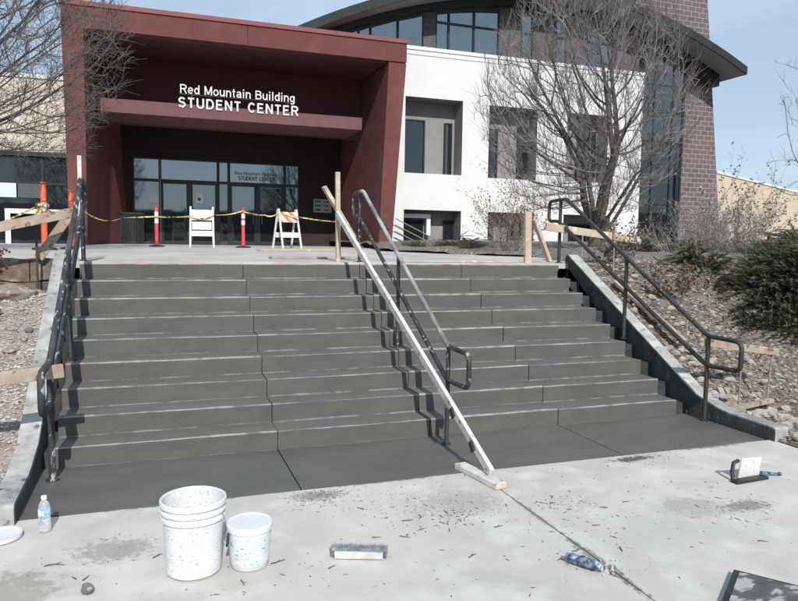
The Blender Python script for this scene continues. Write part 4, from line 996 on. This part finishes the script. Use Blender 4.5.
def env_right(rs):
    # tall oval crown widening from the fork, with shell bias
    z = rs.uniform(2.2, 7.6); t = (z - 2.2) / 5.4
    w = 2.35 * (math.sin(math.pi * min(1, t * .95 + .10)) ** .55)
    a = rs.uniform(0, 6.283); r = w * rs.random() ** .55
    if z < 3.2 and r < .5: return None
    return (8.50 + r * math.cos(a), 7.2 + r * math.sin(a) * .9, z)
bare_tree((8.80, 7.2, 1.30), env_right, 5600, 3, .75, .0040, 2.05, 'large leafless ornamental tree in the bed right of the steps', 'bark', 'twig', twigs=3, twl=.42, upb=.6, kill=.18, leaders=9, thick=1.15)
def env_left(rs):
    z = rs.uniform(2.9, 8.0); t = (z - 2.9) / 5.1
    w = 2.95 * (math.sin(math.pi * min(1, t * .85 + .16)) ** .5)
    a = rs.uniform(0, 6.283); r = w * rs.random() ** .5
    return (-3.25 + r * math.cos(a), 8.0 + r * math.sin(a) * .9, z)
bare_tree((-3.7, 8.0, 1.30), env_left, 7500, 11, 1.2, .0036, 2.05, 'leafless tree reaching in from the left before the red portico', 'bark', 'twig_left', twigs=4, twl=.40, upb=.12, kill=.17)
def env_far(rs):
    z = rs.uniform(2.6, 6.0); a = rs.uniform(0, 6.283); r = 1.7 * rs.random() ** .5
    return (15.0 + r * math.cos(a), 6.5 + r * math.sin(a), z)
bare_tree((15.3, 6.5, 1.3), env_far, 260, 21, 1.0, .005, 2.3, 'leafless tree whose twig tips poke in at the right edge', 'bark', 'twig', twigs=1, twl=.3)

# ------------------------------------------------------------------ shrubs
def twiggy(base, h, spread, stems, mt, label, leaves=0, ml='dry_leaf', seed=1, rad=.006, name='bare_shrub', tilt=(0, 0), lsize=.03):
    rs = random.Random(seed); r = thing(name, base, label, 'shrub'); g, lv = MB(), MB()
    def grow(p, d, l, rd, dep):
        n = 4; pts_ = [p]; 
        for i in range(n):
            d = (d + Vector((rs.gauss(0, .13), rs.gauss(0, .13), .05))).normalized(); p = p + d * l / n; pts_.append(p)
            if dep < 3 and rs.random() < .8: grow(p, (d + Vector((rs.gauss(0, .6), rs.gauss(0, .6), rs.gauss(.1, .3)))).normalized(), l * rs.uniform(.35, .6), rd * .6, dep + 1)
            if leaves and dep >= 1 and rs.random() < leaves:
                a = Vector((rs.gauss(0, 1), rs.gauss(0, 1), rs.gauss(0, 1))).normalized() * lsize; b = a.cross(Vector((rs.gauss(0, 1), rs.gauss(0, 1), 1))).normalized() * lsize * .6
                lv.face([p, p + a * .5 + b, p + a, p + a * .5 - b])
        g.tube(pts_, [rd, rd * .85, rd * .7, rd * .55, rd * .35], 3, cap=False)
    for s in range(stems):
        a = rs.uniform(0, 6.283); o = rs.random() ** .5 * spread * .3; t = rs.random() * spread / h
        grow(Vector(base) + Vector((o * math.cos(a), o * math.sin(a), -.03)), Vector((t * math.cos(a) + tilt[0], t * math.sin(a) + tilt[1], 1)).normalized(), h * rs.uniform(.55, 1), rad, 0)
    g.build('stems', mt, r)
    if leaves: lv.build('leaves', ml, r)
    return r
twiggy((6.45, 6.6, 1.36), 1.15, .75, 26, 'twig_pale', 'bare twiggy bush behind the thick wooden stake', .25, 'dry_leaf', 4, .005)
twiggy((7.4, 8.6, 1.36), 1.0, .8, 20, 'twig', 'low bare bush before the third opening of the white building', .2, 'dry_leaf', 5, .005)
twiggy((10.55, 5.2, 1.25), 1.4, 1.0, 22, 'twig_pale', 'tall sparse shrub with curled brown leaves left of the metal fence', .34, 'pale_leaf', 8, .006, lsize=.04)
twiggy((11.3, 5.8, 1.25), 1.25, 1.0, 18, 'twig_pale', 'sparse brown leaved shrub nearest the right edge before the tan wall', .34, 'pale_leaf', 9, .006, lsize=.04)
for i, (x, y, h, lab) in enumerate(((8.75, 4.4, .85, 'pale grey twiggy shrub at the foot of the brick tower, nearest the big tree'), (9.5, 4.2, .8, 'pale grey twiggy shrub in the middle, beside the big juniper'), (9.9, 5.0, .95, 'pale grey twiggy shrub right below the tall leafy shrub'))):
    twiggy((x, y, 1.28), h, .9, 34, 'twig_pale', lab, .3, 'twig', 30 + i, .005, lsize=.02)
twiggy((5.55, 2.5, 1.3), .55, .7, 14, 'twig', 'small dead shrub on the mulch behind the upper right handrail', .3, 'dry_leaf', 41, .004)
twiggy((5.95, 1.5, .95), .45, .6, 12, 'twig', 'small bare shrub halfway down the mulch slope', .3, 'dry_leaf', 42, .004)
twiggy((-1.5, 2.2, 1.2), .30, .35, 9, 'twig', 'little dry shrub among the rocks below the timber edging', .2, 'dry_leaf', 43, .004)

def juniper(base, rx, ry, h, sprays, m, label, seed, dirb=(0, 0), nl=46, bl=.085, name='juniper_bush'):
    rs = random.Random(seed); r = thing(name, base, label, 'shrub'); g, st_ = MB(), MB(); B = Vector(base)
    for s in range(sprays):
        a = rs.uniform(0, 6.283); e = rs.random() ** .6; tip = B + Vector((rx * e * math.cos(a), ry * e * math.sin(a), h * (1 - e * e * .85) * rs.uniform(.45, 1.05) * (1 + .35 * noise.noise(Vector((a * 1.6, e * 3, seed)))) + (rs.uniform(.05, .22) if rs.random() < .06 else 0)))
        out = Vector((math.cos(a) * rx, math.sin(a) * ry, 0)).normalized()
        L0 = rs.uniform(.35, .80); start = tip - (out * .8 + Vector((dirb[0], dirb[1], .35 + rs.gauss(0, .18)))).normalized() * L0
        if start.z < B.z - .25: start.z = B.z - .25
        d0 = tip - start; droop = rs.uniform(.0, .12); n = nl
        st_.tube([start, start.lerp(tip, .5) + Vector((0, 0, droop * .5)), tip], [.005, .003, .0015], 3, cap=False)
        for i in range(n):
            t = i / n; p = start.lerp(tip, t) + Vector((0, 0, droop * 4 * t * (1 - t) * .5)); fan = bl * (1.5 - t) 
            side = Vector((rs.gauss(0, 1), rs.gauss(0, 1), rs.gauss(0, .6))).normalized(); v_ = (d0.normalized() * 1.1 + side * .42).normalized() * fan * rs.uniform(.6, 1.3)
            w_ = v_.cross(side).normalized() * .0042; g.face([p - w_, p + w_, p + v_ + w_ * .6, p + v_ * 1.25, p + v_ - w_ * .6])
    g.build('foliage', m, r); st_.build('branches', 'bark', r); return r
juniper((8.15, 1.45, .52), 2.0, 1.55, 1.18, 3000, 'needle', 'large spreading dark juniper at the right edge of the slope', 1, (-.3, -.4), 50)
juniper((6.9, 2.3, .95), .75, .9, .62, 520, 'needle', 'low juniper spilling left from the large one over the mulch', 2, (-.3, -.4))
juniper((9.8, 3.2, 1.2), 1.3, 1.3, .6, 800, 'needle', 'dark juniper behind the large one, cut off by the right edge', 3, (-.3, -.4))
juniper((8.6, 5.6, 1.33), 1.0, .8, .34, 520, 'needle_low', 'low dark green juniper around the trunk of the big bare tree', 4)
juniper((9.7, 5.4, 1.33), .9, .7, .36, 460, 'needle_low', 'low dark green juniper between the big tree and the grey shrubs', 5)
juniper((7.3, 10.5, 1.36), .9, .6, .30, 260, 'needle_low', 'low evergreen clump below the second opening of the white building', 6)
for i, (x, y, lab) in enumerate(((6.0, 10.6, 'dark grass tuft nearest the red column'), (6.75, 10.4, 'dark grass tuft before the gap between the first two openings'), (6.9, 9.2, 'dark grass tuft left of the bare twiggy bush'))):
    r = thing('grass_tuft', (x, y, 1.38), lab, 'grass'); g = MB()
    for k in range(420):
        a = rnd(0, 6.28); o = rnd(0, .25); p = Vector((x + o * math.cos(a), y + o * math.sin(a), 1.36)); a += rnd(-.5, .5); l = rnd(.18, .36); t = rnd(.1, .7)
        e = p + Vector((math.cos(a) * t, math.sin(a) * t, 1)).normalized() * l; w = Vector((-math.sin(a), math.cos(a), 0)) * .005; mmid = p.lerp(e, .5) + Vector((0, 0, .02))
        g.face([p - w, p + w, mmid + w, e, mmid - w])
    g.build('blades', 'grass_blade', r)

# ------------------------------------------------------------------ distance behind the camera (seen in the glass)
g = MB(); n = 90; vs = []
for i in range(n):
    a = 2 * math.pi * i / n; rr = 260
    for z in (-1, 7 + 6 * (noise.noise(Vector((math.cos(a) * 3, math.sin(a) * 3, 0))) + 1)): vs.append((rr * math.cos(a), rr * math.sin(a), z))
g.mesh(vs, [(2 * i, 2 * ((i + 1) % n), 2 * ((i + 1) % n) + 1, 2 * i + 1) for i in range(n) if math.sin(2 * math.pi * i / n) < -.1])
tag(g.build('hills', 'hill'), kind='structure')

# ------------------------------------------------------------------ light
SUN_EL, SUN_AZ = 37.0, 6.0     # sun behind the camera; shadows run almost along +Y, slightly +X
w = bpy.data.worlds.new('World'); scene.world = w; w.use_nodes = True; nt = w.node_tree; L = nt.links.new
bg = nt.nodes['Background']; sky = nd(nt, 'ShaderNodeTexSky'); sky.sky_type = 'NISHITA'; sky.sun_disc = False
sky.sun_elevation = R(SUN_EL); sky.sun_rotation = R(180 + SUN_AZ); sky.air_density = 1.0; sky.dust_density = 1.5; sky.ozone_density = 1.0; sky.altitude = 1400
tc = nd(nt, 'ShaderNodeTexCoord'); mp = nd(nt, 'ShaderNodeMapping'); mp.inputs['Scale'].default_value = (1.2, 1.2, 4); L(tc.outputs['Generated'], mp.inputs['Vector'])
cn = nd(nt, 'ShaderNodeTexNoise', Scale=2.2, Detail=7.0, Roughness=.55, Distortion=.4); L(mp.outputs['Vector'], cn.inputs['Vector'])
cr = nd(nt, 'ShaderNodeMapRange'); cr.inputs['From Min'].default_value = .40; cr.inputs['From Max'].default_value = .75; cr.inputs['To Min'].default_value = .55; cr.inputs['To Max'].default_value = .85; L(cn.outputs['Fac'], cr.inputs['Value'])
mx = nd(nt, 'ShaderNodeMix', data_type='RGBA'); mx.inputs['B'].default_value = (8.3, 10.6, 13.2, 1); L(cr.outputs['Result'], mx.inputs['Factor']); L(sky.outputs['Color'], mx.inputs['A'])
L(mx.outputs['Result'], bg.inputs['Color']); bg.inputs['Strength'].default_value = .083
sl = bpy.data.lights.new('sun', 'SUN'); sl.energy = 4.7; sl.angle = R(.5); sl.color = (1, .955, .90)
so = bpy.data.objects.new('sun', sl); COL.objects.link(so)
el, az = R(SUN_EL), R(SUN_AZ)
dirv = Vector((math.sin(az) * math.cos(el), math.cos(az) * math.cos(el), -math.sin(el)))
so.rotation_euler = dirv.to_track_quat('-Z', 'Y').to_euler(); so.location = (0, -10, 20)

# ------------------------------------------------------------------ camera (solved from the photograph)
f_, pi_, ya_, ro_ = 689.334, -.085219, .343658, .015338
fw = Vector((math.sin(ya_) * math.cos(pi_), math.cos(ya_) * math.cos(pi_), math.sin(pi_)))
r0 = Vector((math.cos(ya_), -math.sin(ya_), 0)); u0 = r0.cross(fw)
rr = r0 * math.cos(ro_) + u0 * math.sin(ro_); uu = -r0 * math.sin(ro_) + u0 * math.cos(ro_)
cam = bpy.data.cameras.new('camera'); co = bpy.data.objects.new('camera', cam); COL.objects.link(co)
cam.sensor_fit = 'HORIZONTAL'; cam.sensor_width = 36; cam.lens = f_ * 36 / 798; cam.clip_start = .05; cam.clip_end = 1500
mw = Matrix((rr, uu, -fw)).transposed().to_4x4(); mw.translation = Vector((0, -5.17099, 1.60486)); co.matrix_world = mw
scene.camera = co
scene.view_settings.view_transform = 'Standard'; scene.view_settings.look = 'None'; scene.view_settings.exposure = 0; scene.view_settings.gamma = 1
scene.view_settings.use_curve_mapping = False
